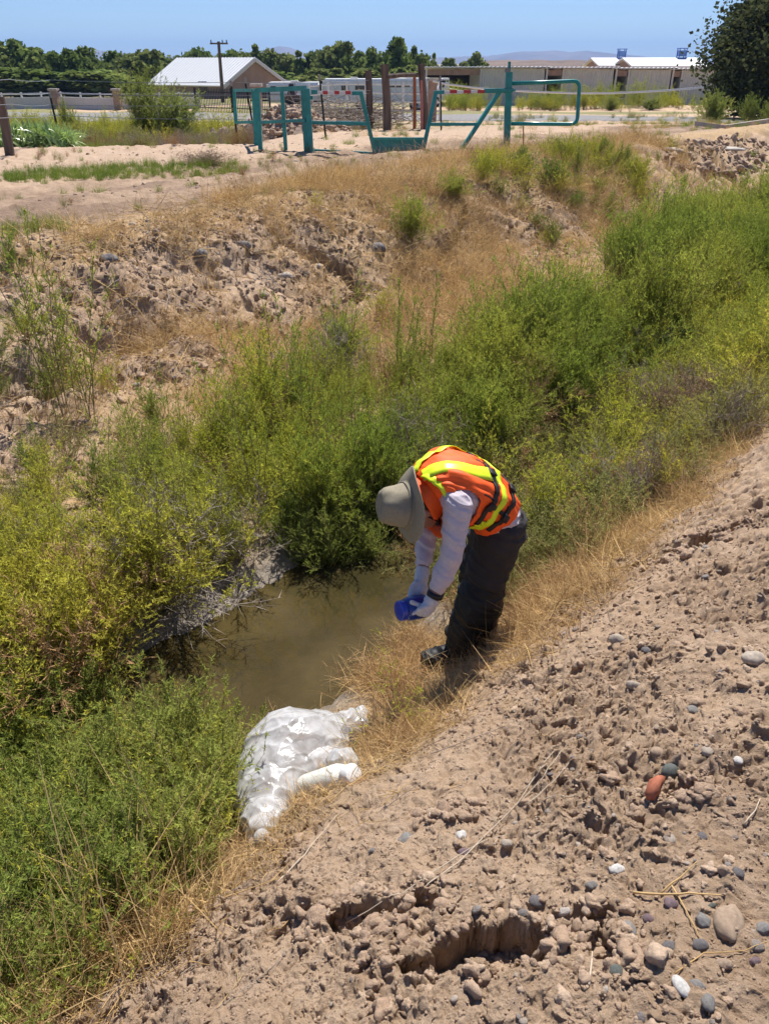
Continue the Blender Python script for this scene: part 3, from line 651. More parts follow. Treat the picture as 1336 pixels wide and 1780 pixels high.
# grass and reeds at the pool
p_ = sample(70, 2.45, 3.25, 2.7, 4.2, lambda x, y, s, a: np.where(s+.3*(a-2.7) > 2.95, .8, .0), 20)
scatter('reeds', 'arching green grass blades hanging over the back of the pool', 'grass', S(T_REED), p_, U(len(p_), .4, .75), tilt=.3, seed=20)
# green ground cover on the level ground
VG = [(0, 305), (0, 320), (160, 315), (430, 296), (420, 285), (200, 290)]
p_ = sample(26000, 8.2, 22, -8, 24, lambda x, y, s, a: in_px(VG)(x, y, s, a)*.8+in_px([(0, 395), (0, 420), (130, 408), (120, 385)])(x, y, s, a)+.012*(y < 20), 21)
scatter('low_grass', 'low green grass strips beside the dirt track', 'grass', S(T_GRASS), p_, U(len(p_), .35, .8), tilt=.2, seed=21)
p_ = sample(2600, 5.6, 8.4, -3, 22, lambda x, y, s, a: in_px([(830, 270), (1000, 260), (1130, 300), (1120, 360), (960, 450), (830, 350)])(x, y, s, a)*np.clip(.3+.9*vn(x*1.2, y*1.2, 61), 0, 1)*.8+.012*(s < 7.6), 22)
scatter('bank_weeds', 'patchy green weeds growing on the far crest below the gate', 'weeds', S(W_YEL[:2]+W_DARK[:2]), p_, U(len(p_), .4, .85), tilt=.2, seed=22)
# ------------------------------------------------------------------ the country behind the ditch
def AT(px, py, y):
    u, v = (px-CX)/FPX, (CY-py)/FPX
    return P(px, py, y/(math.cos(PITCH)+v*math.sin(PITCH)))
def GP(px, y):
    z = 1.0
    for _ in range(6):
        t = y*math.cos(PITCH)+(CAMZ-z)*math.sin(PITCH); x = (px-CX)/FPX*t; z = Hs(x, y, False)
    return Vector((x, y, z))
PI = math.pi
TURQ = pmat('turquoise_paint', (.010, .24, .23), .32, bump=.0006, bscale=60, var=.22, spec=.5, vscale=9)
WHITEP = pmat('white_paint', (.72, .72, .70), .45, var=.08)
REDP = pmat('red_paint', (.50, .05, .05), .45, var=.1)
WOOD = pmat('weathered_wood', (.13, .095, .075), .9, bump=.01, bscale=30, var=.45, stretch=(1, 1, .12))
DARKM = pmat('dark_steel', (.02, .022, .022), .6, var=.3)
RUST = pmat('rusty_steel', (.38, .13, .055), .85, bump=.001, bscale=80, var=.4)
PINKR = pmat('faded_red_paint', (.45, .16, .13), .7, var=.3)
WIRE = pmat('galvanised_wire', (.35, .35, .34), .5, metal=.6, var=.2)
STUCCO = pmat('tan_block', (.36, .25, .19), .9, bump=.01, bscale=8, var=.1)
METALROOF = pmat('white_metal_roof', (.84, .84, .83), .45, var=.06, metal=.0)
CORR = pmat('beige_siding', (.56, .55, .50), .6, var=.06, vscale=2)
TRIM = pmat('pale_trim', (.62, .60, .56), .6, var=.08)
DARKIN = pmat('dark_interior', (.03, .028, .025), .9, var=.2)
GLASS = pmat('dark_glass', (.02, .025, .03), .08, spec=.6, var=.1)
BRICK = pmat('pillar_brick', (.33, .22, .17), .9, bump=.01, bscale=12, var=.2)
CONC = pmat('concrete', (.42, .38, .33), .9, bump=.006, bscale=20, var=.2)
RUBBER = pmat('tyre_rubber', (.02, .02, .02), .85, var=.2)
BARK = pmat('bark', (.16, .12, .09), .95, bump=.03, bscale=12, var=.3)
BLUEM = pmat('blue_paint', (.05, .12, .42), .5, var=.2)
# --- road, asphalt strip
def strip(name, ya, yb, m, lift, px0=-200, px1=1700, n=60):
    V = []
    for i in range(n+1):
        q = px0+(px1-px0)*i/n
        for y in (ya(q), yb(q)):
            g = GP(q, y); V.append((g.x, g.y, 0))
    V = np.array(V); V = np.concatenate([V, ]); V[:, 2] = H(V[:, 0], V[:, 1], False)+lift
    F = np.array([(2*i, 2*i+2, 2*i+3, 2*i+1) for i in range(n)])
    return meshnp(name, V, F)
ASPH = pmat('asphalt', (.20, .19, .185), .9, bump=.01, bscale=20, var=.15, coord='Object')
V = []; N_ = 90; M_ = 8
for i in range(N_+1):
    q = -300+2100*i/N_
    yA = np.interp(q, [-300, 600, 1336, 1800], [50, 47.5, 40.5, 38]); yB = yA+7.5
    for j in range(M_+1):
        g = GP(q, yA+(yB-yA)*j/M_); V.append((g.x, g.y, Hs(g.x, g.y)+.10-(.09 if j in (0, M_) else 0)))
i0 = (np.arange(N_)[:, None]*(M_+1)+np.arange(M_)[None, :]).ravel()
tag(mk('road', meshnp('road', V, np.stack([i0, i0+M_+1, i0+M_+2, i0+1], 1)), ASPH, smooth=True), kind='structure')

# --- far hills and mountains
def ridge(name, prof, y0, dep, m, sd_, base):
    pts = np.array(prof, float); xs = np.linspace(pts[0, 0], pts[-1, 0], 260); ny = 24
    V = []
    for j in range(ny+1):
        f = j/ny; y = y0+dep*f
        top = np.array([AT(q, np.interp(q, pts[:, 0], pts[:, 1]), y0+dep*.5).z for q in xs])
        X_ = np.array([AT(q, 110, y).x for q in xs])
        env = math.sin(PI*f)**.8
        nz = fbm(xs*.03, xs*0+f*4, 4, sd_)
        Zr = base+(top-base)*np.clip(env*(1+.22*nz*(1-math.exp(-((f-.5)/.12)**2))), 0, 1.0)
        V.append(np.stack([X_, np.full_like(X_, y), Zr], 1))
    n = len(xs); i0 = (np.arange(ny)[:, None]*n+np.arange(n-1)[None, :]).ravel()
    return tag(mk(name, meshnp(name, np.concatenate(V), np.stack([i0, i0+1, i0+n+1, i0+n], 1)), m, smooth=True), kind='structure')
ROCK = pmat('mountain_rock', (.22, .17, .14), .95, var=.25, vscale=.004, spec=0)
HILLM = pmat('dry_hills', (.20, .145, .105), .95, var=.25, vscale=.02, spec=0)
rnd = random.Random(4)
mp_ = [(-200, 108), (60, 104), (130, 95), (165, 86), (195, 90), (260, 98), (330, 97), (400, 95), (455, 88), (488, 81), (505, 83), (540, 95), (600, 97), (700, 101), (760, 100),
       (800, 99), (845, 98), (880, 93), (912, 89), (935, 89.5), (962, 88), (985, 90.5), (1005, 89), (1040, 91), (1075, 95), (1120, 99), (1180, 103), (1300, 107), (1500, 108)]
mp2 = []
for (x0, y0), (x1, y1) in zip(mp_[:-1], mp_[1:]):
    for k in range(4): mp2.append((x0+(x1-x0)*k/4, y0+(y1-y0)*k/4+(rnd.uniform(-.9, .9) if k else 0)))
ridge('mountains', mp2, 5200, 1600, ROCK, 5, -3)
ridge('hills', [(820, 111), (850, 105), (880, 104), (910, 105), (935, 103.5), (960, 105.5), (990, 104), (1030, 106), (1080, 107), (1130, 110), (1160, 112)], 900, 300, HILLM, 8, -3)

# --- trees
TL1 = leafmat('tree_leaf', (.13, .19, .045), (.23, .28, .075), (.26, .26, .10), patch=.12, trans=.35)
TL2 = leafmat('dark_tree_leaf', (.06, .085, .03), (.10, .125, .045), (.10, .10, .05), patch=.3, trans=.25)
def crown_mesh(name, seed, m, ncl=60, nl=110, leaf=.34, top=1., low=-.75, gap=.0, wide=1.):
    """unit-ish crown, radius about 1, made of clumps of small leaf faces"""
    r = np.random.default_rng(seed); c = r.normal(0, 1, (ncl, 3)); c /= np.linalg.norm(c, axis=1)[:, None]
    c *= (r.uniform(.15, 1, (ncl, 1))**.5)*np.array([wide, wide, 1])*(.72+.34*r.random((ncl, 1))); c[:, 2] = np.clip(c[:, 2], low, top)
    sx, sy = r.uniform(-.35, .35, 2); c[:, 0] += sx*np.maximum(c[:, 2], 0); c[:, 1] += sy*np.maximum(c[:, 2], 0)
    cr = r.uniform(.10, .34, ncl)*(1.15-.3*np.clip(c[:, 2], 0, 1))
    i = np.repeat(np.arange(ncl), nl); n = len(i); d = r.normal(0, 1, (n, 3)); d /= np.linalg.norm(d, axis=1)[:, None]
    L0 = c[i]+d*(cr[i]*(.35+1.15*r.random(n)**1.6))[:, None]*np.array([1, 1, .75])
    a = r.normal(0, 1, (n, 3)); a /= np.linalg.norm(a, axis=1)[:, None]; b = np.cross(a, r.normal(0, 1, (n, 3))); b /= np.linalg.norm(b, axis=1)[:, None]
    sz = (leaf*r.uniform(.5, 1.3, n)*.1)[:, None]
    V = np.stack([L0-a*sz-b*sz*.5, L0+a*sz*.2-b*sz, L0+a*sz*1.1, L0-a*sz*.1+b*sz], 1).reshape(-1, 3)
    F = np.arange(4*n).reshape(-1, 4); me = meshnp(name, V, F); me.materials.append(m); return me
def trunk_mesh(name, seed, hgt, r0):
    rd = random.Random(seed); mb = MB(); pts = [(0, 0, -.2)]
    for k in range(1, 6): pts.append((rd.uniform(-.1, .1)*k*.4*hgt/8, rd.uniform(-.1, .1)*k*.4*hgt/8, hgt*k/6))
    mb.tube(pts, [r0*(1-.15*k) for k in range(6)], 8)
    for k in range(6):
        az = rd.uniform(0, 6.28); b = Vector(pts[2+k % 3]); L_ = hgt*rd.uniform(.3, .45)
        mb.tube([b, b+Vector((math.cos(az)*L_*.5, math.sin(az)*L_*.5, L_*.5)), b+Vector((math.cos(az)*L_*.8, math.sin(az)*L_*.8, L_*1.1))], [r0*.45, r0*.3, r0*.1], 6)
    me = mb.mesh(name); me.materials.append(BARK); return me
CROWNS = [crown_mesh('crown', 300+i, TL1, [44, 70, 56, 36][i % 4], 110, .95, wide=[1, .8, 1.05, .9][i % 4]) for i in range(8)]
CROWND = [crown_mesh('crown', 320+i, TL2, 95, 170, .62, low=-1) for i in range(2)]
TRUNKS = [trunk_mesh('trunk', 340+i, 6, .28) for i in range(3)]
def tree(px, pytop, wpx, y, variant, label, group='trees along the skyline', dark=False, base=None, cz=.5, name='tree'):
    g = GP(px, y); top = AT(px, pytop, y).z; hh = top-g.z
    half = wpx/2/FPX*(y*math.cos(PITCH)+3*math.sin(PITCH))
    e = empty(name, g, rnd.uniform(0, 6), label=label, cat='tree', group=group)
    tr = bpy.data.objects.new('trunk', TRUNKS[variant % 3]); SC.collection.objects.link(tr); tr.parent = e; tr.scale = (hh/9, hh/9, hh*.75/6)
    cr = bpy.data.objects.new('crown', (CROWND if dark else CROWNS)[int(px*.37+variant*3) % (2 if dark else 8)]); SC.collection.objects.link(cr); cr.parent = e
    rz_ = hh*cz; cr.location = (0, 0, hh-rz_*1.0); cr.scale = (half, half, rz_); return e
TREES = [(-20, 70, 110, 118, 0, 'tall dark tree at the far left edge of the skyline row'), (42, 67, 95, 122, 1, 'tallest tree of the left skyline, above the green corn patch'),
 (92, 84, 80, 118, 2, 'mid height tree behind the leaning wire fence post at left'), (130, 84, 70, 112, 3, 'rounded tree over the left end of the white rail fence'),
 (158, 79, 80, 118, 0, 'light green topped tree left of the notch showing blue mountain'), (205, 90, 70, 122, 1, 'low topped tree in the dip of the skyline at left'),
 (240, 87, 90, 118, 2, 'broad tree behind the big feathery shrub'), (285, 88, 80, 128, 3, 'tree whose crown meets the left end of the white metal roof'),
 (320, 91, 70, 135, 0, 'tree rising just behind the left half of the white metal roof'), (352, 82, 60, 140, 1, 'pointed tree behind the ridge of the white metal roof'),
 (410, 86, 70, 140, 2, 'tree behind the house just right of the utility pole'), (443, 78, 55, 138, 3, 'narrow tree standing over the gable of the tan house'),
 (474, 84, 60, 140, 0, 'tree over the sloping right eave of the tan house'), (505, 92, 60, 135, 1, 'tree below the small blue peak right of the house'),
 (535, 88, 60, 132, 2, 'dense tree left of the open crowned tree behind the white trailers'), (576, 73, 75, 130, 3, 'open crowned tree with sky gaps behind the long white trailer'),
 (615, 96, 60, 126, 0, 'lower tree between the open crowned tree and the big dark one'), (648, 80, 62, 122, 1, 'tree behind the leftmost weathered gate post'),
 (685, 65, 85, 124, 2, 'largest darkest tree of the skyline above the wooden posts'), (722, 81, 48, 124, 3, 'tree right of the largest skyline tree'),
 (744, 92, 34, 128, 0, 'small round topped tree at the right end of the tall row'), (815, 90, 64, 150, 1, 'lone round dark tree above the left end of the shed roofs')]
for q, t_ in enumerate(TREES):
    low = {744: .5, 815: .55}.get(t_[0], .52)
    tree(*t_, cz=low)
for q, (px, top, wd, y) in enumerate([(60, 118, 150, 108), (180, 120, 150, 108), (300, 118, 120, 125), (480, 122, 120, 124), (560, 118, 120, 118), (640, 118, 110, 114), (715, 112, 80, 116), (775, 101, 60, 150)]):
    tree(px, top, wd, y, q, ['low bushy tree filling the gap below the far left crowns', 'low bushy tree behind the rail fence and shrub', 'low tree beside the left wall of the tan house',
        'low tree under the right eave of the tan house', 'low bushy tree above the left end of the long trailer', 'low bushy tree above the middle of the long trailer',
        'low bushy tree behind the tallest wooden post', 'low green treetops left of the round tree over the sheds'][q], group='low trees under the skyline row', cz=.5)
# the big dark tree at the right edge
g = GP(1330, 46); e = empty('juniper_tree', g, 0, label='big dark dense tree cut by the right edge of the photo', cat='tree')
mk('trunk', TRUNKS[0].copy(), None, e, world=False).scale = (1.5, 1.5, .6)
mbm = crown_mesh('crown', 399, TL2, 420, 330, .24, low=-.95, wide=1.0)
c_ = mk('crown', mbm, None, e, world=False); c_.location = (1.0, 0, 3.5); c_.scale = (4.3, 3.8, 3.4)

# --- tan house
def lp(o, pts): return [o+Vector(p) for p in pts]
yh = 100; K = GP(391, yh); hz = AT(391, 145, yh).z; K0 = Vector((K.x, K.y, K.z))
ga = Vector((.80, .60, 0)); la = Vector((-.86, .50, 0)); gw = 7.4; ll_ = 10.5; rz = AT(428, 102, yh+2.2).z
e = empty('tan_house', K0, label='tan block house with a white metal gable roof behind the iron fence', cat='house')
A0 = K0.copy(); A1 = K0+ga*gw; B0 = K0+la*ll_; B1 = A1+la*ll_; up = lambda v, z: Vector((v.x, v.y, z))
R0 = up(K0+ga*gw/2, rz); R1 = up(B0+ga*gw/2, rz); zb = K.z-.3
m = MB(); m.add([up(A0, zb), up(A1, zb), up(B1, zb), up(B0, zb), up(A0, hz), up(A1, hz), up(B1, hz), up(B0, hz), R0-Vector((0, 0, .12)), R1-Vector((0, 0, .12))],
      [(0, 1, 5, 8, 4), (1, 2, 6, 5), (2, 3, 7, 9, 6), (3, 0, 4, 7)]); m.build('wall', STUCCO, e)
m = MB(); ov = .5
def slab(m, a, b, c, d, th_=.14):
    n = (b-a).cross(d-a).normalized()*th_; m.add([a, b, c, d, a+n, b+n, c+n, d+n], [(0, 3, 2, 1), (4, 5, 6, 7), (0, 1, 5, 4), (1, 2, 6, 5), (2, 3, 7, 6), (3, 0, 4, 7)])
sl = (rz-hz)/(gw/2); E0 = up(A0-ga*ov-la*ov, hz-sl*ov); E1 = up(B0-ga*ov+la*ov, hz-sl*ov); Rr0 = R0-la*ov; Rr1 = R1+la*ov
slab(m, E0, Rr0, Rr1, E1); 
for i in range(26):
    f = i/25; a = E0.lerp(E1, f); b = Rr0.lerp(Rr1, f); m.tube([a+Vector((0, 0, .17)), b+Vector((0, 0, .17))], .035, 4)
F0 = up(A1+ga*3.0-la*ov, hz-.25); F1 = up(B1+ga*3.0+la*ov, hz-.25)
mid0 = up(A1-la*ov, hz+.15); mid1 = up(B1+la*ov, hz+.15)
slab(m, Rr0, mid0, mid1, Rr1); slab(m, mid0, F0, F1, mid1)
rf = m.build('roof', METALROOF, e)
m = MB(); 
for a, b in ((E0, Rr0), (Rr0, mid0), (mid0, F0)): m.bar(a+la*-.02-Vector((0, 0, .1)), b+la*-.02-Vector((0, 0, .1)), .05, .3)
m.build('fascia', TRIM, rf)
m = MB(); m.box(K0+la*3+Vector((0, 0, 1.2))-ga*.03, (1.2, .08, 1.0), math.atan2(la.y, la.x)); m.build('window', GLASS, e)
m = MB(); m.box(up(A1+ga*2.8, (zb+hz)/2-.1), (.2, .2, hz-zb-.3)); m.build('porch_post', TRIM, e)
# --- utility pole
b = GP(388, 78); tp = AT(380, 72, 78); e = empty('utility_pole', b, label='brown wooden utility pole with a crossarm in front of the metal roof', cat='utility pole')
MB().tube([b-Vector((0, 0, .3)), b.lerp(tp, .5), tp], [.17, .15, .12], 8).build('pole', WOOD, e)
m = MB(); m.bar(tp+Vector((-.75, .1, -.15)), tp+Vector((.75, .1, -.15)), .1, .12); m.build('crossarm', WOOD, e)
for k in (-.65, .3, .65): MB().tube([tp+Vector((k, .1, -.1)), tp+Vector((k, .1, .12))], [.05, .04], 6).build('insulator', DARKM, e)
# --- shelters
def shelter(x0, x1, xo, ytop, ybot, y, label, depth=9):
    g = GP((x0+x1)/2, y); zt = AT((x0+x1)/2, ytop, y).z; xa, xb, xc = AT(x0, 150, y).x, AT(x1, 150, y).x, AT(xo, 150, y).x; zb = g.z-.1
    e = empty('livestock_shelter', (xa, y, g.z), label=label, cat='shelter', group='livestock shelters in a row across the road')
    m = MB(); n = max(8, int((xb-xa)/.2))*2; V = []; F = []
    for i in range(n+1):
        xx = xa+(xb-xa)*i/n; yy = y+(.03 if i % 2 else 0); V += [(xx, yy, zb+.35), (xx, yy, zt-.12)]
    F = [(2*i, 2*i+2, 2*i+3, 2*i+1) for i in range(n)]; m.add(V, F)
    m.add([(xb, y+.03, zb), (xb, y+depth, zb), (xb, y+depth, zt-.3), (xb, y+.03, zt-.12)], [(0, 1, 2, 3)])
    m.add([(xa, y+.06, zb), (xa, y+depth, zb), (xa, y+depth, zt-.3), (xa, y+.06, zt-.12)], [(0, 1, 2, 3)])
    m.build('wall', CORR, e)
    mb = MB(); mb.box(((xa+xb)/2, y+.02, zb+.18), (xb-xa, .06, .35)); mb.build('base_board', TRIM, e)
    if xo < x0:
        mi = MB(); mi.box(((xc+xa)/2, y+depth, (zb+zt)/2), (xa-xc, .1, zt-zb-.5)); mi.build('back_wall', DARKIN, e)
        mp = MB(); mp.box((xc+.1, y+.1, (zb+zt)/2), (.14, .14, zt-zb)); mp.build('post', TRIM, e)
        mh = MB(); mh.box(((xc+xa)/2, y+.1, zt-.38), (xa-xc-.1, .1, .4)); mh.build('header', BRICK, e)
        for zz in (.5, 1.0):
            MB().tube([(xc, y+.2, zb+zz), (xa, y+.2, zb+zz)], .04, 6).build('rail', WHITEP, e)
    m = MB(); V = []; xe0 = xc-.4; n = max(10, int((xb-xe0)/.16)); 
    for i in range(n+1):
        xx = xe0+(xb+.35-xe0)*i/n; dz = .05 if i % 2 else 0
        V += [(xx, y-.5, zt+dz), (xx, y+depth+.4, zt-.25+dz), (xx, y-.5, zt-.07+dz), (xx, y+depth+.4, zt-.34+dz)]
    F = []
    for i in range(n): a = 4*i; F += [(a, a+4, a+5, a+1), (a+2, a+3, a+7, a+6), (a, a+2, a+6, a+4), (a+1, a+5, a+7, a+3)]
    m.add(V, F); m.build('roof', METALROOF, e)
    MB().box((xa+.06, y-.02, (zb+zt)/2-.06), (.12, .1, zt-zb-.12)).build('corner_trim', TRIM, e)
    return e
shelter(833, 944, 738, 116, 181, 72, 'leftmost grey beige shelter, with the wide dark open bay on its left')
shelter(975, 1063, 946, 117, 181, 72, 'second grey beige shelter from the left, behind the rounded pipe frame')
shelter(1088, 1162, 1066, 118, 180, 72, 'third shelter from the left with a narrow gap on its left side')
shelter(1180, 1262, 1164, 119, 180, 72, 'fourth shelter, partly hidden by the big dark tree at right')
# barns with gable roofs behind
def barn(px0, px1, ytop, yeave, y, label):
    a, b = AT(px0, yeave, y), AT(px1, yeave, y); zt = AT(px0, ytop, y+3).z; zb = GP(px0, y).z
    e = empty('metal_barn', (a.x, y, zb), label=label, cat='barn', group='barns behind the shelters')
    d = 7; m = MB(); m.add([(a.x, y, zb), (b.x, y, zb), (b.x, y+d, zb), (a.x, y+d, zb), (a.x, y, a.z), (b.x, y, a.z), (b.x, y+d, a.z), (a.x, y+d, a.z), (a.x, y+d/2, zt-.05), (b.x, y+d/2, zt-.05)],
        [(0, 1, 5, 4), (1, 2, 6, 9, 5), (2, 3, 7, 6), (3, 0, 4, 8, 7)]); m.build('wall', STUCCO, e)
    m = MB(); o = .4
    slab(m, Vector((a.x-o, y-o, a.z-.12)), Vector((b.x+o, y-o, a.z-.12)), Vector((b.x+o, y+d/2, zt)), Vector((a.x-o, y+d/2, zt)))
    slab(m, Vector((a.x-o, y+d/2, zt)), Vector((b.x+o, y+d/2, zt)), Vector((b.x+o, y+d+o, a.z-.12)), Vector((a.x-o, y+d+o, a.z-.12)))
    m.build('roof', METALROOF, e); return e, zt, y+d/2
e1, z1, y1 = barn(1045, 1110, 103, 114, 92, 'low barn with a pale roof just behind the third shelter')
e2, z2, y2 = barn(1103, 1225, 103, 115, 86, 'long white roofed barn with two blue roof coolers')
def cooler(px, y, z, label):
    c = AT(px, 100, y); e = empty('roof_cooler', (c.x, y, z), label=label, cat='roof cooler', group='blue coolers on the barn roofs')
    MB().box((c.x, y, z+.5), (.62, .62, .5)).build('housing', pmat('cooler_panel', (.12, .22, .45), .5, var=.3), e)
    for sx in (-.34, .34):
        for sy in (-.34, .34): MB().box((c.x+sx, y+sy, z+.42), (.07, .07, .95)).build('frame_post', BLUEM, e)
    MB().box((c.x, y, z+.92), (.85, .85, .06)).build('cap', BLUEM, e); MB().box((c.x, y, z+.12), (.9, .9, .06)).build('base', BLUEM, e)
cooler(1079, y1, z1, 'blue framed cooler on the left barn roof'); cooler(1183, y2, z2, 'blue framed cooler on the right barn roof')

# --- trailers and vehicles behind the pipe fence
def wheel(par, c, r=.38, wd=.22):
    w_ = MB().tube([c-Vector((0, wd/2, 0)), c+Vector((0, wd/2, 0))], r, 18).build('wheel', RUBBER, par)
    MB().tube([c-Vector((0, wd/2+.02, 0)), c+Vector((0, -wd/2+.04, 0))], r*.55, 14).build('rim', TRIM, w_)
def trailer(px0, px1, pyt, y, wins, label, fl=.75):
    a, b = AT(px0, pyt, y), AT(px1, pyt, y); g = GP((px0+px1)/2, y); zt = (a.z+b.z)/2; z0 = g.z+.45; L_ = b.x-a.x; d = 2.3
    e = empty('horse_trailer', (a.x, y, g.z), label=label, cat='trailer', group='white trailers parked behind the pipe fence')
    bm = bmesh.new(); bmesh.ops.create_cube(bm, size=1); bmesh.ops.scale(bm, vec=(L_, d, zt-z0), verts=bm.verts); bmesh.ops.bevel(bm, geom=bm.edges[:], offset=.14, segments=3, affect='EDGES')
    bmesh.ops.translate(bm, vec=((a.x+b.x)/2, y+d/2, (zt+z0)/2), verts=bm.verts); me = bpy.data.meshes.new('body'); bm.to_mesh(me); bm.free(); mk('body', me, WHITEP, e)
    for w0, w1, wt, wb in wins:
        p, q = AT(w0, wt, y), AT(w1, wb, y); MB().box(((p.x+q.x)/2, y-.005, (p.z+q.z)/2), (abs(q.x-p.x), .03, abs(p.z-q.z))).build('window', GLASS, e)
    MB().box(((a.x+b.x)/2, y-.01, z0+(zt-z0)*.42), (L_*.96, .02, .05)).build('stripe', pmat('grey_stripe', (.2, .2, .22), .5), e)
    MB().box(((a.x+b.x)/2, y+d/2, zt+.02), (.5, .5, .14)).build('roof_vent', TRIM, e)
    for k in (.62, .72): wheel(e, Vector((a.x+L_*k, y+.12, g.z+.36)))
    MB().bar((a.x, y+d/2, z0+.1), (a.x-1.3, y+d/2, z0+.1), .12, .12).build('hitch', DARKM, e)
trailer(462, 556, 143, 61, [(470, 480, 150, 156)], 'pale trailer at left, mostly hidden by the dirt pile and turquoise frame')
trailer(560, 668, 137, 60, [(593, 606, 149, 157), (617, 640, 149, 156)], 'long white trailer seen between the turquoise posts and the wooden posts')
trailer(672, 752, 136, 60, [(654+22, 686, 147, 152), (688, 697, 147, 152), (703, 712, 146, 151)], 'white trailer with three small windows behind the wooden posts')
def car(px0, px1, pyt, y, colm, label, pick=False):
    a, b = AT(px0, pyt, y), AT(px1, pyt, y); g = GP((px0+px1)/2, y); L_ = b.x-a.x; h = a.z-g.z; d = 1.8
    e = empty('parked_truck' if pick else 'parked_car', (a.x, y, g.z), label=label, cat='truck' if pick else 'car')
    pr = [(0, .25), (0, .55), (.04, .60), (.22, .62), (.34, .98), (.40, 1), (.62, 1), (.72 if not pick else .64, .64), (.98, .60), (1, .5), (1, .25)]
    m = MB(); n = len(pr); V = [(a.x+L_*u, yy+(0 if v < .66 else .15*s_), g.z+h*v) for yy, s_ in ((y, 1), (y+d, -1)) for u, v in pr]
    m.add(V, [tuple(range(n)), tuple(range(2*n-1, n-1, -1))]+[(i, i+n, (i+1) % n+n, (i+1) % n) for i in range(n)]); m.build('body', colm, e)
    m = MB(); m.add([(a.x+L_*u, y+(.02 if v < .7 else .12), g.z+h*v) for u, v in ((.27, .68), (.36, .93), (.60, .93), (.66 if not pick else .62, .68))], [(0, 1, 2, 3)]); m.build('side_window', GLASS, e)
    for k in (.18, .82): wheel(e, Vector((a.x+L_*k, y+.05, g.z+.33)), .33)
car(492, 520, 145, 56, pmat('brown_car_paint', (.10, .06, .05), .3), 'dark brown car top showing above the turquoise top rail')
car(750, 800, 136, 66, WHITEP, 'white pickup parked under the leftmost shelter bay', True)

# --- fences behind
def rails(name, pts, zs, rad, m_, parent, part='rail'):
    for z in zs: MB().tube([Vector(p)+Vector((0, 0, z)) for p in pts], rad, 6).build(part, m_, parent)
pf = [GP(q, 46-.0*q) for q in range(540, 765, 32)]
e = empty('pipe_fence', pf[0], label='white pipe rail fence in front of the trailers', cat='fence')
rails('pf', pf, (.45, .85, 1.25, 1.65), .045, WHITEP, e)
for p in pf: MB().tube([p, p+Vector((0, 0, 1.75))], .06, 8).build('post', WHITEP, e)
wf = [GP(q, 62) for q in range(-60, 350, 34)]
e = empty('rail_wall', wf[0], label='low pale wall topped by a white rail at far left', cat='wall')
m = MB()
for a, b in zip(wf[:-1], wf[1:]): m.bar(a+Vector((0, 0, .35)), b+Vector((0, 0, .35)), .2, .75)
m.build('wall', TRIM, e); ht = AT(150, 162, 62).z-wf[5].z
rails('r', wf, (ht, ht-.35), .05, WHITEP, e)
for p in wf: MB().box(p+Vector((0, 0, ht/2+.1)), (.1, .1, ht)).build('post', WHITEP, e)
for px, lab in ((-5, 'brick pillar at the left edge of the photo'), (99, 'brick pillar behind the leaning wire fence post'), (207, 'tan brick pillar left of the big shrub'), (450, 'brick pillar behind the turquoise frame'), (750, 'tan brick pillar right of the wooden gate posts')):
    y = 61 if px < 300 else 44; g = GP(px, y); zt = AT(px, {750: 140, 450: 150}.get(px, 157), y).z
    e = empty('brick_pillar', g, label=lab, cat='pillar', group='brick pillars along the fences'); wd = .46 if y == 61 else .42
    MB().box((g.x, y, (g.z+zt)/2-.1), (wd, wd, zt-g.z+.2)).build('shaft', BRICK, e); MB().box((g.x, y, zt+.05), (wd+.14, wd+.14, .12)).build('cap', CONC, e)
ga_, gb_ = GP(342, 58), GP(470, 55)
e = empty('iron_fence', ga_, label='black iron picket fence below the tan house', cat='fence'); hI = AT(345, 153, 58).z-ga_.z
m = MB()
for k in range(46): p = ga_.lerp(gb_, k/45); m.bar(p, p+Vector((0, 0, hI)), .035)
m.build('pickets', DARKM, e)
for z in (.25, hI-.2): MB().bar(ga_+Vector((0, 0, z)), gb_+Vector((0, 0, z)), .05).build('rail', DARKM, e)
for k in (0, .5, 1): p = ga_.lerp(gb_, k); MB().box(p+Vector((0, 0, hI/2)), (.1, .1, hI+.1)).build('post', DARKM, e)

# --- wire fence along the track
def post(name, b, t_, r, m_, label, cat='post', group=None, n=8):
    mb = MB(); r = r if isinstance(r, (list, tuple)) else [r, r*.96, r*.9]
    mb.tube([Vector(b)-Vector((0, 0, .15)), Vector(b).lerp(Vector(t_), .5)+Vector((r[0]*.15, 0, 0)), Vector(t_)], r, n)
    bb = mb.mesh(name)
    o = mk(name, bb, m_); return tag(o, label, cat, group)
def tpost(bx, by, tx, ty, y, label, tip=True):
    b, t_ = AT(bx, by, y), AT(tx, ty, y); b.z = min(b.z, Hs(b.x, b.y))-.05
    e = empty('wire_fence_post', b, label=label, cat='fence post', group='steel fence posts of the wire fence')
    m = MB(); m.bar(b, t_, .045, .012); m.bar(b+Vector((0, .015, 0)), t_+Vector((0, .015, 0)), .012, .04)
    for k in range(14): q = b.lerp(t_, .2+.055*k); m.box(q+Vector((0, -.02, 0)), (.018, .02, .012))
    m.build('stem', DARKM, e)
    if tip: MB().bar(b.lerp(t_, .92), t_+Vector((0, -.003, 0.002)), .052, .03).build('tip', pmat('grey_tip', (.25, .24, .23), .7), e)
    return b, t_
post('wooden_fence_post', GP(17, 16.8), AT(0, 168, 16.8), .09, WOOD, 'leaning grey wooden fence post at the left edge', 'fence post')
t1 = tpost(100, 207, 86, 160, 22, 'thin dark steel fence post leaning left among the corn')
t2 = tpost(413, 240, 401, 140, 20.5, 'black steel fence post left of the turquoise frame')
t3 = tpost(445, 236, 425, 135, 22.5, 'steel fence post seen through the turquoise frame')
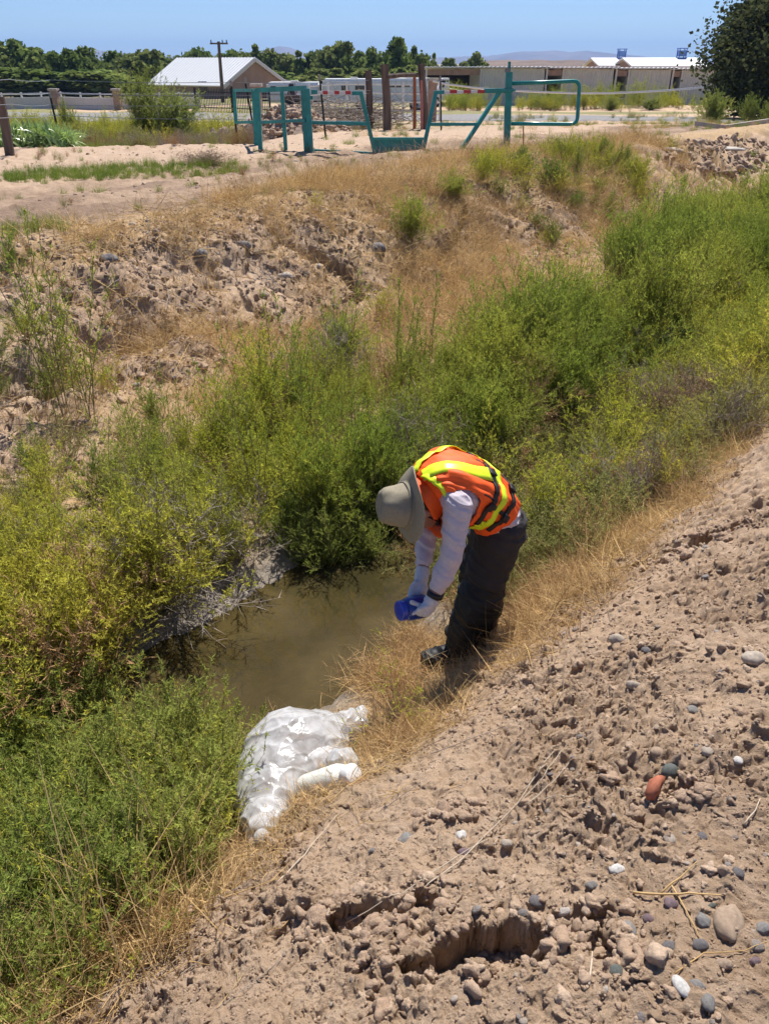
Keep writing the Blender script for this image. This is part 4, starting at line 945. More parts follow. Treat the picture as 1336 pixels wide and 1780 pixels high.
t4 = tpost(566, 234, 555, 130, 21, 'black steel fence post seen through the gate leaf')
t5 = tpost(767, 213, 765, 132, 26, 'thin black steel post right of the wooden gate posts')
wp = [(GP(642, 27.5), AT(640, 123, 27.5), .11, 'leftmost of the three weathered wooden gate posts'), (GP(673, 26.5), AT(668, 112, 26.5), .125, 'middle thick weathered wooden gate post'),
      (GP(739, 27), AT(731, 111, 27), .11, 'rightmost weathered wooden gate post beside the red posts')]
for b, t_, r_, lab in wp: post('wooden_gate_post', b, t_, [r_*1.1, r_, r_*.95], WOOD, lab, 'post', 'weathered wooden gate posts')
post('rusty_post', GP(720, 27), AT(720, 134, 27), .055, RUST, 'orange rusty steel post between the wooden posts', 'post')
post('red_post', GP(733, 26.5), AT(732, 140, 26.5), .04, PINKR, 'thin faded red post against the right wooden post', 'post')
o = MB().tube([AT(672, 133, 26.4), AT(700, 130.5, 26.7), AT(726, 130, 26.9)], [.07, .065, .06], 8).build('brace_log', WOOD); tag(o, 'horizontal grey log wedged between the wooden gate posts', 'log')
wires = [(t1[1], [(86, 168), (86, 183), (86, 197)])]
def wire(pts, label, r=.006, sag=.0, name='fence_wire', m_=None, group='wires of the fence', cat='wire'):
    o = MB().tube(pts, r, 5).build(name, m_ or WIRE); tag(o, label, cat, group)
def wpath(ps):     # list of (px,py,y)
    out = []
    for (a, b) in zip(ps[:-1], ps[1:]):
        A, B = AT(*a), AT(*b)
        for k in range(8): out.append(A.lerp(B, k/8)-Vector((0, 0, .03*math.sin(PI*k/8))))
    return out+[AT(*ps[-1])]
for k, (ya, yb, yc, yd, nm) in enumerate([(137, 139, 143, 140, 'top'), (161, 162, 165, 163, 'second'), (180, 182, 182, 186, 'third'), (203, 200, 207, 208, 'lowest')]):
    wire(wpath([(-150, ya-2, 12.5), (3+.1*ya, ya+1, 16.8), (88, yb, 22), (404, yc, 20.5), (558, yd, 21), (641, yd-1, 27.4)]), '%s barbed wire strand running left from the wooden posts' % nm)
wire(wpath([(673, 150, 26.5), (720, 195, 27)]), 'thin brace wire slanting down to the rusty post', r=.007); wire(wpath([(673, 195, 26.5), (720, 150, 27)]), 'thin brace wire slanting up to the rusty post', r=.007)
m = empty('wire_gate', GP(675, 26.6), label='wire mesh panel between the thick wooden post and rusty post', cat='wire panel')
for k in range(7): MB().tube([AT(673, 142+k*10, 26.6), AT(719, 142+k*10, 26.9)], .006, 4).build('line_wire', WIRE, m)
for k in range(5): MB().tube([AT(679+k*9, 140, 26.7), AT(680+k*9, 208, 26.7)], .005, 4).build('stay', WIRE, m)
ps = [(752, 141), (775, 146), (820, 152), (880, 157), (940, 160), (1000, 162), (1060, 162), (1110, 160), (1160, 157), (1222, 152)]
wire([AT(a, b, 43.5) for a, b in ps], 'long sagging white cable strung in front of the shelters', r=.045, name='white_cable', m_=WHITEP, group=None, cat='cable')

# --- turquoise gate
def gy(px): return 16.9+(px-535)/345*1.0
def G(px, py): return AT(px, py, gy(px))
def tb(m, a, b, w_, h_=None): m.bar(a, b, w_, h_ or w_); return m
e = empty('pipe_frame_panel', GP(452, 17.4), label='turquoise steel frame with posts left of the gate leaf, casting a shadow', cat='gate frame')
def L(px, py): return AT(px, py, 17.5-(px-446)*.0067)
def gnd(p): return Vector((p.x, p.y, Hs(p.x, p.y)-.08))
for (tx, ty, bx, w_) in ((447, 155, 453, .085), (490, 158, 497, .07)):
    t_ = L(tx, ty); b = GP(bx, t_.y); MB().bar(gnd(b), t_, w_).build('post', TURQ, e)
b = GP(446, 18.6); MB().bar(gnd(b), AT(441, 156, 18.6), .085).build('post', TURQ, e)
MB().bar(L(447, 157), L(531, 153), .07, .08).build('top_rail', TURQ, e); MB().bar(L(449, 213), L(531, 209), .055, .055).build('middle_rail', TURQ, e)
MB().bar(AT(441, 157, 18.6), AT(407, 157, 19.4), .06).build('side_rail', TURQ, e); MB().bar(AT(444, 212, 18.6), AT(410, 213, 19.4), .055).build('side_rail', TURQ, e)
MB().bar(AT(407, 156, 19.4), AT(410.5, 214, 19.4), .065).build('side_upright', TURQ, e); MB().bar(AT(441, 156, 18.6), L(447, 156), .06).build('tie_bar', TURQ, e)
e = empty('turquoise_hinge_post', GP(538, 16.9), label='thick double turquoise post between the frame and gate leaf', cat='gate post')
MB().bar(gnd(GP(534, 17.0)), AT(528, 153, 17.0), .115).build('post', TURQ, e); MB().bar(gnd(GP(541, 16.85)), AT(534, 154, 16.85), .09).build('post', TURQ, e)
for py in (170, 250): MB().tube([G(535, py), G(543, py)], .035, 8).build('hinge', TURQ, e)
e = empty('turquoise_gate', GP(690, 17.2), label='turquoise pipe gate leaf with a low solid panel in its notch', cat='gate')
for a, b, w_, nm in (((541, 160), (551, 160), .07, 'top_rail'), ((611, 162), (629, 162), .065, 'top_rail'), ((627, 160), (651.5, 267), .075, 'upright'), ((539, 213), (636, 215), .06, 'middle_rail'),
                     ((541, 262), (651, 267.5), .065, 'bottom_rail'), ((734, 266), (757, 161), .075, 'upright'), ((754, 161), (771, 160), .065, 'top_rail'), ((746, 216), (832, 216), .055, 'middle_rail'),
                     ((868, 159), (797, 267), .07, 'diagonal_brace'), ((841, 158), (890, 157), .08, 'top_rail')):
    MB().bar(G(*a), G(*b), w_).build(nm, TURQ, e)
m = MB(); Vf = [G(646, 241), G(735, 241), G(731, 270), G(651, 269)]; nrm = Vector((0, .10, 0)); m.add(Vf+[v+nrm for v in Vf], [(3, 2, 1, 0), (4, 5, 6, 7), (0, 1, 5, 4), (1, 2, 6, 5), (2, 3, 7, 6), (3, 0, 4, 7)]); m.build('panel', TURQ, e)
MB().bar(G(645, 241)-Vector((0, .02, 0)), G(736, 241)-Vector((0, .02, 0)), .05).build('panel_rim', pmat('light_turquoise', (.03, .30, .27), .3), e)
for a, b in ((551, 611), (771, 841)):
    rr_ = MB().bar(G(a, 161), G(b, 161 if a < 600 else 158.5), .05, .055).build('striped_bar', WHITEP, e)
for a, b in ((561, 569), (581, 589), (600, 609), (781, 793), (805, 817), (829, 841)):
    MB().bar(G(a, 161 if a < 700 else 159)-Vector((0, .008, 0)), G(b, 161 if a < 700 else 159)-Vector((0, .008, 0)), .055, .06).build('red_band', REDP, e)
e = empty('turquoise_latch_post', GP(881, 17.9), label='turquoise post with a rounded rectangular pipe frame on its right', cat='gate post')
MB().bar(gnd(GP(880, 17.9)), AT(884, 125, 17.9), .125).build('post', TURQ, e); MB().bar(AT(884, 126, 17.9), AT(885, 107, 17.9), .05).build('spike', TURQ, e)
MB().box(AT(881, 122, 17.85), (.09, .06, .07)).build('lock', pmat('steel_lock', (.2, .2, .2), .4, metal=.5), e)
c = [(889, 145), (950, 143), (995, 141), (1001, 142), (1005, 146), (1006, 152), (1003, 205), (1001, 211), (996, 215), (989, 216), (940, 215.5), (888, 215)]
MB().tube([AT(a, b, 17.9+(a-880)*.002) for a, b in c], .038, 10).build('pipe_frame', TURQ, e, smooth=True)
MB().bar(AT(862, 157, 17.85), AT(895, 157, 17.85), .11, .04).build('collar', TURQ, e)
post('survey_rod', GP(909, 17), AT(909, 219, 17), .012, RUST, 'thin rusty rod standing under the rounded pipe frame', 'rod', n=6)

# --- dirt pile, brush, rocks, slabs
def heap(name, c, rx, ry, h, seed, label, cat, n=110, rough=1.):
    u = np.linspace(-1, 1, n); U_, V_ = np.meshgrid(u, u); r2 = np.sqrt(U_**2+V_**2); x = c[0]+U_*rx; y = c[1]+V_*ry
    w1, i1 = worley(x*2.6, y*2.6, seed); w2, i2 = worley(x*6, y*6, seed+1)
    prof = np.clip(1-r2**1.5, 0, 1)*(1+.35*fbm(x*1.2, y*1.2, 3, seed)); z = H(x.ravel(), y.ravel(), False).reshape(x.shape)-.06+h*prof+rough*(np.clip(.6-w1, 0, 1)*i1*.45+np.clip(.6-w2, 0, 1)*i2*.25)*np.clip(1.02-r2, 0, 1)**.5
    z = np.where(r2 > 1, z-.15, z); i0 = (np.arange(n-1)[:, None]*n+np.arange(n-1)[None, :]).ravel()
    me = meshnp(name, np.stack([x, y, z], -1).reshape(-1, 3), np.stack([i0, i0+1, i0+n+1, i0+n], 1))
    return tag(mk(name, me, PILE, smooth=True), label, cat)
PILE = pmat('pile_soil', (.26, .185, .14), .95, bump=.02, bscale=9, var=.35)
g = GP(470, 26); heap('dirt_pile', g, 2.5, 1.6, .68, 5, 'large brown dirt pile behind the turquoise frame', 'dirt pile', rough=.55)
g = GP(375, 25); heap('low_dirt_pile', g, 1.7, 1.2, .55, 9, 'lower dirt heap at the foot of the big shrub', 'dirt pile')
r = np.random.default_rng(12); hm = bpy.data.objects['dirt_pile'].data; hv = np.array([v.co[:] for v in hm.vertices]); hv = hv[r.integers(0, len(hv), 1500)]
scatter('pile_clods', 'loose clods covering the dirt pile behind the turquoise frame', 'soil clods', S(L_CLOD), hv[:, :2], LN(1500, .10, .5, .03, .3), tilt=.5, onz=hv[:, 2], seed=12)
# dry brush heap
r = np.random.default_rng(8); n = 900; g = GP(605, 28)
pp = r.normal(0, 1, (n, 3))*[1.0, .5, .25]+[g.x, g.y, g.z+.30]; dd = r.normal(0, 1, (n, 3))*[1, 1, .35]
C_ = curve_pts(pp, dd, r.uniform(.3, 1.0, n), np.zeros(3), 3, r); V, F = stems_mesh(C_, .013, .005)
tag(mk('brush_pile', meshnp('brush_pile', V, F), GREY), 'tangled grey brush pile behind the gate leaf', 'brush pile')
def rock(px, py, w_, label, m_, seed, sq=(1, .8, .6), z=None, cat='rock', group=None, rot=0, name='rock', sink=.2, amp=.16, sub=3):
    me = lump_mesh(name, seed, m_, amp, sub, sq); h = hit(px, py, False); o = mk(name, me, None)
    o.scale = (w_, w_, w_); o.rotation_euler = (rnd.uniform(-.1, .1), rnd.uniform(-.1, .1), rot); o.location = (h.x, h.y, Hs(h.x, h.y)+w_*sq[2]*(.5-sink)); return tag(o, label, cat, group)
SLAB = pmat('slab_stone', (.36, .29, .23), .85, bump=.01, bscale=20, var=.25)
rock(1165, 262, .55, 'flat pale slab of stone on the far crest at right', SLAB, 501, (1.1, .8, .25))
o = rock(1258, 262, .9, 'long broken concrete slab sliding off the far bank at right', CONC, 502, (1.3, .35, .14), rot=-.9); 
V = []
pc = [AT(q, p_y, 26.5) for q, p_y in ((1208, 213), (1260, 210), (1336, 207), (1480, 203))]
m = MB()
for a, b in zip(pc[:-1], pc[1:]): m.bar(Vector((a.x, a.y, Hs(a.x, a.y)+.08)), Vector((b.x, b.y, Hs(b.x, b.y)+.08)), .12, .12)
tag(m.build('concrete_curb', CONC), 'low pale concrete ditch curb at the right edge beyond the rubble', 'curb')
# dark clay rubble on the right of the crest
p_ = sample(2600, 6.0, 9.5, 12, 24, in_px([(1150, 250), (1290, 240), (1336, 250), (1336, 300), (1240, 310), (1160, 290)]), 33)
scatter('crest_rubble', 'grey brown rubble spilling over the crest at right', 'rubble', S(L_CLOD[3:]), p_, LN(len(p_), .10, .5, .04, .3), align=True, tilt=.3, seed=33)
# --- shrubs and weeds behind
def bush(mes, px, y, hpx_top, wpx, label, name='shrub', cat='shrub', group=None, hbase=.8, wbase=.9, lean=0, at=None):
    g = at if at is not None else GP(px, y); g = Vector(g); g.z = Hs(g.x, g.y); zt = AT(px, hpx_top, g.y).z; h = (zt-g.z)/hbase; wd = wpx/FPX*(g.y*.872+.9)/wbase
    o = bpy.data.objects.new(name, mes); SC.collection.objects.link(o); o.location = g-Vector((0, 0, .02)); o.scale = (wd, wd, h); o.rotation_euler = (lean, 0, rnd.uniform(0, 6)); return tag(o, label, cat, group)
def one(pref, seed, leaf, stem, **k):
    me, nl = weed_mesh(pref, seed, **k); return setmats(me, nl, leaf, stem)
SHR = one('feather_shrub', 71, leafmat('shrub_leaf', (.26, .33, .08), (.38, .42, .12), patch=.8), STEM, Ht=.8, nst=90, spread=.5, nbr=16, blen=.15, nleaf=22, ll=.02, lw=.006, stemr=.003)
SHR2 = one('round_bush', 72, leafmat('bush_leaf', (.26, .33, .07), (.38, .41, .11), patch=.8), STEM, Ht=.7, nst=100, spread=.85, nbr=14, blen=.15, nleaf=20, ll=.022, lw=.008, stemr=.003)
TUM = one('tumbleweed', 73, leafmat('tumble_twig', (.22, .15, .10), (.30, .22, .14), patch=2), GREY, Ht=.5, nst=70, spread=1.1, nbr=14, blen=.15, nleaf=10, ll=.025, lw=.003, stemr=.0022)
bush(SHR, 262, 27, 112, 120, 'tall feathery shrub in front of the white rail fence')
bush(SHR, 308, 26.5, 146, 150, 'wide leaning lower part of shrubbery right of the tall feathery shrub')
bush(SHR2, 120, 30, 160, 45, 'small green bush behind the corn patch')
bush(TUM, 365, 0, 240, 165, 'dry reddish grey tumbleweed beside the track left of the turquoise frame', 'tumbleweed', 'tumbleweed', at=hit(362, 284))
bush(SHR2, 1236, 41, 147, 78, 'largest round olive bush across the road at right', group='bushes across the road')
bush(SHR2, 1130, 60, 165, 62, 'low green bush in front of the third shelter', group='bushes across the road')
bush(SHR2, 1060, 60, 162, 50, 'small green bush at the corner of the second shelter', group='bushes across the road')
bush(SHR2, 1298, 41, 153, 45, 'pale olive bush beneath the big dark tree', group='bushes across the road')
bush(SHR2, 1340, 40, 158, 50, 'yellowish bush cut by the right edge', group='bushes across the road')
bush(SHR2, 952, 62, 158, 60, 'upright green bush seen inside the rounded pipe frame', group='bushes across the road')
def pxy(x, y): return proj(x, y, H(x, y, False))
def region(n, px0, px1, y0, y1, fn=None, seed=0):
    r = np.random.default_rng(seed); y = r.uniform(y0, y1, n); t = y*math.cos(PITCH)+2*math.sin(PITCH); x = (r.uniform(px0, px1, n)-CX)/FPX*t
    if fn is not None: k = r.random(n) < fn(x, y); x, y = x[k], y[k]
    return np.stack([x, y], 1)
p_ = region(520, -60, 420, 24, 36, None, 41)
scatter('field_weeds', 'green weeds growing behind the wire fence at left', 'weeds', S(W_OLIVE+W_YEL[:2]), p_, U(len(p_), .7, 1.3)*(1+.4*vn(p_[:, 0]*.4, p_[:, 1]*.4, 77)), tilt=.12, seed=41)
p_ = region(260, 110, 440, 19.8, 25.5, None, 42)
scatter('field_dry_weeds', 'mixed dry and green low weeds below the shrub', 'weeds', S(W_BROWN+W_OLIVE[:2]+W_TWIG), p_, U(len(p_), .8, 1.4), tilt=.2, seed=42)
CORN = leafmat('corn_leaf', (.26, .38, .10), (.36, .46, .15), patch=2, trans=.45, gloss=.12)
T_CORN = [tuft('corn_plant', 90+i, 30, .42, .032, .6, 1.9, CORN, .10, 5) for i in range(4)]
p_ = region(1700, -160, 118, 18.9, 25, None, 43)
scatter('corn_patch', 'bright green broad bladed corn patch at the left edge', 'corn', S(T_CORN), p_, U(len(p_), 1.3, 2.1), tilt=.15, seed=43)
p_ = region(300, 60, 215, 19.5, 23, None, 44)
scatter('fence_grass', 'low green grass below the wire fence at left', 'grass', S(T_GRASS), p_, U(len(p_), .9, 1.8), tilt=.2, seed=44)
p_ = region(900, 780, 1400, 56, 68, lambda x, y: np.clip(.35+1.3*vn(x*.25, y*.3, 71), 0, 1), 45)
scatter('roadside_weeds', 'bright green weeds in front of the shelters', 'weeds', S(W_GREEN[:2]+W_YEL[:2]), p_, U(len(p_), .6, 1.9)*(1+.4*vn(p_[:, 0]*.3, p_[:, 1]*.3, 78)), tilt=.1, seed=45)
p_ = region(900, 560, 1400, 36, 47, lambda x, y: np.clip(.1+1.1*vn(x*.3, y*.3, 72), 0, .8), 46)
scatter('verge_weeds', 'sparse green and dry weeds on the near verge of the road', 'weeds', S(W_OLIVE+W_YEL[:1]+T_GRASS), p_, U(len(p_), .5, 1.1), tilt=.1, seed=46)
p_ = region(1500, 560, 1400, 20, 36, lambda x, y: np.clip(.05+.8*vn(x*.5, y*.5, 74)+np.where(pxy(x, y)[0] > 1080, .3, 0), 0, .8), 47)
scatter('verge_grass', 'yellow green tufts on the bare ground beyond the gate', 'grass', S(T_GRASS+T_STRAW[:2]), p_, U(len(p_), .5, 1.0), tilt=.1, seed=47)

p_ = sample(900, 9.5, 16, -6, 14, lambda x, y, s, a: np.clip(vn(x*.6, y*.6, 83)+.1, 0, 1), 84)
scatter('track_weeds', 'small dry and green weeds dotted over the pale sand by the track', 'weeds', S(W_OLIVE[:2]+T_GRASS[:1]+W_BROWN[:1]), p_, U(len(p_), .15, .5), tilt=.2, seed=84)
p_ = sample(2500, 8.2, 16, -6, 14, lambda x, y, s, a: np.clip(vn(x*1.6, y*1.6, 85)+.2, 0, 1), 86)
scatter('track_clods', 'loose clods and pebbles on the dirt track', 'soil clods', S(L_CLOD[:4]+L_PEB[:1]), p_, LN(len(p_), .03, .5, .01, .09), align=True, tilt=.3, seed=86)
# ------------------------------------------------------------------ the worker
def remesh(mb_or_me, vox=.006, smooth=4, dispf=None, name='m'):
    me = mb_or_me.mesh('tmp') if isinstance(mb_or_me, MB) else mb_or_me
    o = bpy.data.objects.new('tmp', me); SC.collection.objects.link(o)
    md = o.modifiers.new('r', 'REMESH'); md.mode = 'VOXEL'; md.voxel_size = vox
    if smooth: s_ = o.modifiers.new('s', 'SMOOTH'); s_.iterations = smooth; s_.factor = .5
    dg = bpy.context.evaluated_depsgraph_get(); ev = o.evaluated_get(dg); out = bpy.data.meshes.new_from_object(ev, depsgraph=dg); out.name = name
    bpy.data.objects.remove(o)
    if dispf is not None:
        n = len(out.vertices); co = np.empty(n*3, np.float32); out.vertices.foreach_get('co', co); co = co.reshape(-1, 3)
        nn = np.empty(n*3, np.float32); out.vertices.foreach_get('normal', nn); nn = nn.reshape(-1, 3)
        out.vertices.foreach_set('co', (co+nn*dispf(co)[:, None]).astype(np.float32).ravel()); out.update()
    out.polygons.foreach_set('use_smooth', [True]*len(out.polygons)); return out
def spl(pts, n):
    """smooth curve through rows of numbers"""
    p = np.array(pts, float); m = len(p); out = []
    for q in np.linspace(0, m-1, n):
        i = min(int(q), m-2); f = q-i; a, b, c, d = p[max(i-1, 0)], p[i], p[i+1], p[min(i+2, m-1)]
        out.append(.5*((2*b)+(c-a)*f+(2*a-5*b+4*c-d)*f*f+(3*b-a-3*c+d)*f**3))
    return np.array(out)
def limb(mb, rows, n=16, seg=20, sq=(1, 1), up=None):
    """rows: x,y,z,radius"""
    q = spl(rows, seg); mb.tube([Vector(v[:3]) for v in q], [max(.002, float(v[3])) for v in q], n, sq=sq, up=up)
    for e_ in (q[0], q[-1]):
        bm = bmesh.new(); bmesh.ops.create_icosphere(bm, subdivisions=2, radius=float(e_[3])*.97); mb.add([v.co+Vector(e_[:3]) for v in bm.verts], [[v.index for v in f.verts] for f in bm.faces]); bm.free()
def ball(mb, c, r, sc=(1, 1, 1), M=None):
    bm = bmesh.new(); bmesh.ops.create_icosphere(bm, subdivisions=3, radius=1)
    M = M or Matrix.Identity(3); mb.add([M @ Vector((v.co.x*r*sc[0], v.co.y*r*sc[1], v.co.z*r*sc[2]))+Vector(c) for v in bm.verts], [[v.index for v in f.verts] for f in bm.faces]); bm.free()
SP = [(.52, 3.13, .84, .140, .105), (.495, 3.11, .93, .140, .105), (.445, 3.08, 1.015, .136, .100), (.385, 3.04, 1.085, .146, .106), (.315, 2.99, 1.14, .160, .112),
      (.25, 2.95, 1.175, .162, .104), (.205, 2.925, 1.18, .122, .088), (.17, 2.905, 1.165, .070, .066)]
SPN = spl(SP, 80)
RA0 = Vector((-.27, .963, 0)).normalized()
def frame(v):
    q = np.clip(v, 0, 1)*79; i = min(int(q), 78); f = q-i; c = SPN[i]*(1-f)+SPN[i+1]*f; t = Vector(SPN[i+1][:3]-SPN[i][:3]).normalized()
    ra = (RA0-t*RA0.dot(t)).normalized(); bk = ra.cross(t); bk = bk if bk.z > 0 else -bk
    return Vector(c[:3]), c[3], c[4], ra, bk
def tors(th_, v, off=0.):
    c, w_, d_, ra, bk = frame(v); s_, k_ = math.sin(th_), math.cos(th_); e_ = .85
    return c+ra*(-(w_+off)*math.copysign(abs(s_)**e_, s_))+bk*((d_+off)*math.copysign(abs(k_)**e_, k_))
def torso_mb(mb, off, v0=0., v1=1., n=28, m=26):
    V = []; F = []
    for j in range(m+1):
        for i in range(n): V.append(tors(2*PI*i/n, v0+(v1-v0)*j/m, off))
    F = [(j*n+i, j*n+(i+1) % n, (j+1)*n+(i+1) % n, (j+1)*n+i) for j in range(m) for i in range(n)]+[tuple(range(n)), tuple(m*n+i for i in range(n))]
    mb.add(V, F)
NS, NE, NW = (.292, 2.80, 1.165), (.272, 2.735, .975), (.205, 2.69, .795)
FS, FE, FW = (.208, 3.09, 1.17), (.19, 3.02, .95), (.163, 2.865, .805)
NH, NK, NA = (.50, 3.04, .87), (.425, 2.985, .52), (.365, 3.02, .17)
FH, FK, FA = (.505, 3.21, .87), (.47, 3.28, .52), (.50, 3.30, .18)
for nm_, foot in (('n', NA), ('f', FA)): pass
gzN = Hs(NA[0]-.04, NA[1])+.02; gzF = Hs(FA[0]-.04, FA[1])+.02
NA = (NA[0], NA[1], gzN+.07); FA = (FA[0], FA[1], gzF+.07)
HC = Vector((.122, 2.865, 1.115)); HUP = Vector((-.93, -.33, .12)).normalized(); HF = (Vector((-.15, -.05, -1))-HUP*Vector((-.15, -.05, -1)).dot(HUP)).normalized(); HR = HF.cross(HUP)
HM = Matrix((HR, HF, HUP)).transposed()          # head frame: x right, y face, z crown
BC = Vector((.112, 2.705, .722)); BA = Vector((-.80, -.42, .10)).normalized()    # blue bottle
BU = (Vector((0, 0, 1))-BA*BA.z).normalized(); BV = BA.cross(BU)
def fingers(wr, pal, g, spread, fwd, k=0., curl=None):
    """palm and five bent fingers; g grows them for the glove"""
    pass
def hand(mb, wr, pc, fdir, ndir, g=0., curl=1., th_side=1, thumb_to=None):
    """wrist, palm centre, finger direction, palm normal (towards what is held)"""
    wr, pc = Vector(wr), Vector(pc); f = Vector(fdir).normalized(); n = Vector(ndir); n = (n-f*n.dot(f)).normalized(); s_ = f.cross(n)*th_side   # s_: towards the thumb
    limb(mb, [(*wr, .027+g), (*(wr.lerp(pc, .5)), .028+g), (*pc, .030+g)], 12, 8, sq=(1.1, .8), up=s_)
    ball(mb, pc, 1, (.043+g, .045+g, .017+g), Matrix((s_, f, n)).transposed())
    for k, (o_, L_, r_) in enumerate(((.030, .068, .0085), (.011, .078, .009), (-.010, .072, .0085), (-.029, .056, .0075))):
        b = pc+f*.032+s_*o_; d = (f+s_*o_*2).normalized(); pts = [b, b+d*L_*.42]
        a1 = .75*curl; d2 = d*math.cos(a1)+n*math.sin(a1); pts.append(pts[-1]+d2*L_*.33); d3 = d*math.cos(a1*1.9)+n*math.sin(a1*1.9); pts.append(pts[-1]+d3*L_*.27)
        mb.tube(pts, [r_*1.1+g, r_*1.05+g, r_*.95+g, r_*.8+g], 8); ball(mb, pts[-1], r_*.8+g); ball(mb, pts[1], r_*1.06+g); ball(mb, pts[2], r_*.98+g)
    b = pc-f*.018+s_*.030
    if thumb_to is None: thumb_to = b+s_*.035+f*.04+n*.02
    t_ = Vector(thumb_to); md_ = b.lerp(t_, .55)+s_*.008-n*.004
    mb.tube([b, md_, t_], [.013+g, .0105+g, .0085+g], 8); ball(mb, t_, .0085+g); ball(mb, md_, .0105+g)
NP = (.168, 2.672, .738); FP = (.150, 2.800, .752)
nh = dict(wr=NW, pc=NP, fdir=(-.72, .10, -.55), ndir=(-.45, .75, .25), curl=.75, th_side=1, thumb_to=BC+BU*.046-BV*.0+BA*.0+Vector((-.005, -.028, .004)))
fh = dict(wr=FW, pc=FP, fdir=(-.35, -.75, -.55), ndir=(-.5, -.35, -.6), curl=.6, th_side=-1, thumb_to=(.105, 2.765, .745))
def head_mb(mb):
    ball(mb, HC, 1, (.076, .095, .112), HM)
    def hp(x, y, z): return HC+HM @ Vector((x, y, z))
    ball(mb, hp(0, .035, -.062), 1, (.052, .058, .055), HM)                      # jaw
    limb(mb, [(*hp(0, .09, .012), .010), (*hp(0, .108, -.02), .014)], 8, 4)       # nose
    for s_ in (-1, 1):
        ball(mb, hp(.078*s_, -.008, -.012), 1, (.010, .018, .030), HM)           # ears
        ball(mb, hp(.030*s_, .083, .026), 1, (.020, .010, .007), HM)              # brow
        ball(mb, hp(.038*s_, .068, -.022), 1, (.020, .018, .016), HM)
    ball(mb, hp(0, .088, -.060), 1, (.024, .010, .006), HM); ball(mb, hp(0, .084, -.090), 1, (.018, .014, .012), HM)
    limb(mb, [(.19, 2.915, 1.16, .060), (*HC.lerp(Vector((.19, 2.915, 1.16)), .5), .055), (*hp(0, -.03, -.04), .052)], 14, 8)
SKIN = pmat('skin', (.36, .17, .11), .55, var=.08)
EYE = pmat('eye', (.7, .7, .68), .2); 
person = empty('person', (.42, 3.1, gzN), label='worker in orange vest and wide brimmed hat bending over the pool', cat='person')
mb = MB(); torso_mb(mb, -.015)
for S_, E_, W_ in ((NS, NE, NW), (FS, FE, FW)): limb(mb, [(*S_, .050), (*Vector(S_).lerp(Vector(E_), .5), .045), (*E_, .038), (*Vector(E_).lerp(Vector(W_), .4), .038), (*W_, .026)])
for H_, K_, A_2 in ((NH, NK, NA), (FH, FK, FA)): limb(mb, [(*H_, .085), (*Vector(H_).lerp(Vector(K_), .5), .075), (*K_, .052), (*Vector(K_).lerp(Vector(A_2), .35), .052), (*A_2, .035)]); limb(mb, [(*A_2, .035), (A_2[0]-.07, A_2[1]-.01, A_2[2]-.04, .03), (A_2[0]-.13, A_2[1]-.02, A_2[2]-.055, .022)])
hand(mb, **nh, g=-.0015); hand(mb, **fh, g=-.0015); head_mb(mb)
mk('body', remesh(mb, .0045, 2), SKIN, person)
for s_ in (-1, 1):
    m_ = MB(); ball(m_, HC+HM @ Vector((.030*s_, .084, .012)), .011); ey = m_.build('eye', EYE, person, smooth=True)
HAIRM = pmat('hair', (.05, .035, .025), .7, var=.3)
mb = MB(); ball(mb, HC+HM @ Vector((0, -.012, .008)), 1, (.079, .090, .104), HM); mk('hair', remesh(mb, .006, 2), HAIRM, person)
# long sleeved shirt
def wr(amp, fr, seed=0):
    def f(co): 
        a = fbm(co[:, 0]*fr+co[:, 2]*fr*1.9, co[:, 1]*fr-co[:, 2]*fr*.6, 3, seed); b = 1-np.abs(vn(co[:, 2]*fr*1.8+co[:, 0]*fr*.8, co[:, 0]*fr*.5+co[:, 1]*fr*.5, seed+3)); return amp*(.6*a+.9*(b**3-.3))
    return f
SHIRT = pmat('pale_shirt', (.56, .49, .52), .85, var=.06, bump=.0006, bscale=300)
mb = MB(); torso_mb(mb, .004, .06, .97)
NWs = Vector(NE).lerp(Vector(NW), .78); FWs = Vector(FE).lerp(Vector(FW), .84)
for S_, E_, W_ in ((NS, NE, NWs), (FS, FE, FWs)):
    c_ = frame(.74)[0]; limb(mb, [(*Vector(S_).lerp(c_, .3), .060), (*S_, .062), (*Vector(S_).lerp(Vector(E_), .5), .054), (*E_, .047), (*Vector(E_).lerp(Vector(W_), .45), .045), (*W_, .036)], 18, 24)
mk('shirt', remesh(mb, .005, 3, wr(.0058, 19, 5)), SHIRT, person)
# gloves
GLOVE = pmat('white_knit_glove', (.62, .60, .60), .95, var=.1, bump=.0008, bscale=400)
for q in (nh, fh):
    mb = MB(); q2 = dict(q); W_ = Vector(q['wr']); q2['wr'] = W_.lerp(Vector(q['pc']), .25); hand(mb, **q2, g=.0015)
    a_ = W_.lerp(Vector(q['pc']), .1 if q is nh else -.12); mb.tube([a_, W_.lerp(Vector(q['pc']), .5)], [.031, .032], 14); mk('glove', remesh(mb, .0028, 1, wr(.0008, 90, 7)), GLOVE, person)
wv = (Vector(NW)-Vector(NE)).normalized(); wc_ = Vector(NW)-wv*.008
MB().tube([wc_-wv*.011, wc_+wv*.011], .0345, 18).build('watch', pmat('black_strap', (.015, .015, .017), .5), person, smooth=True)
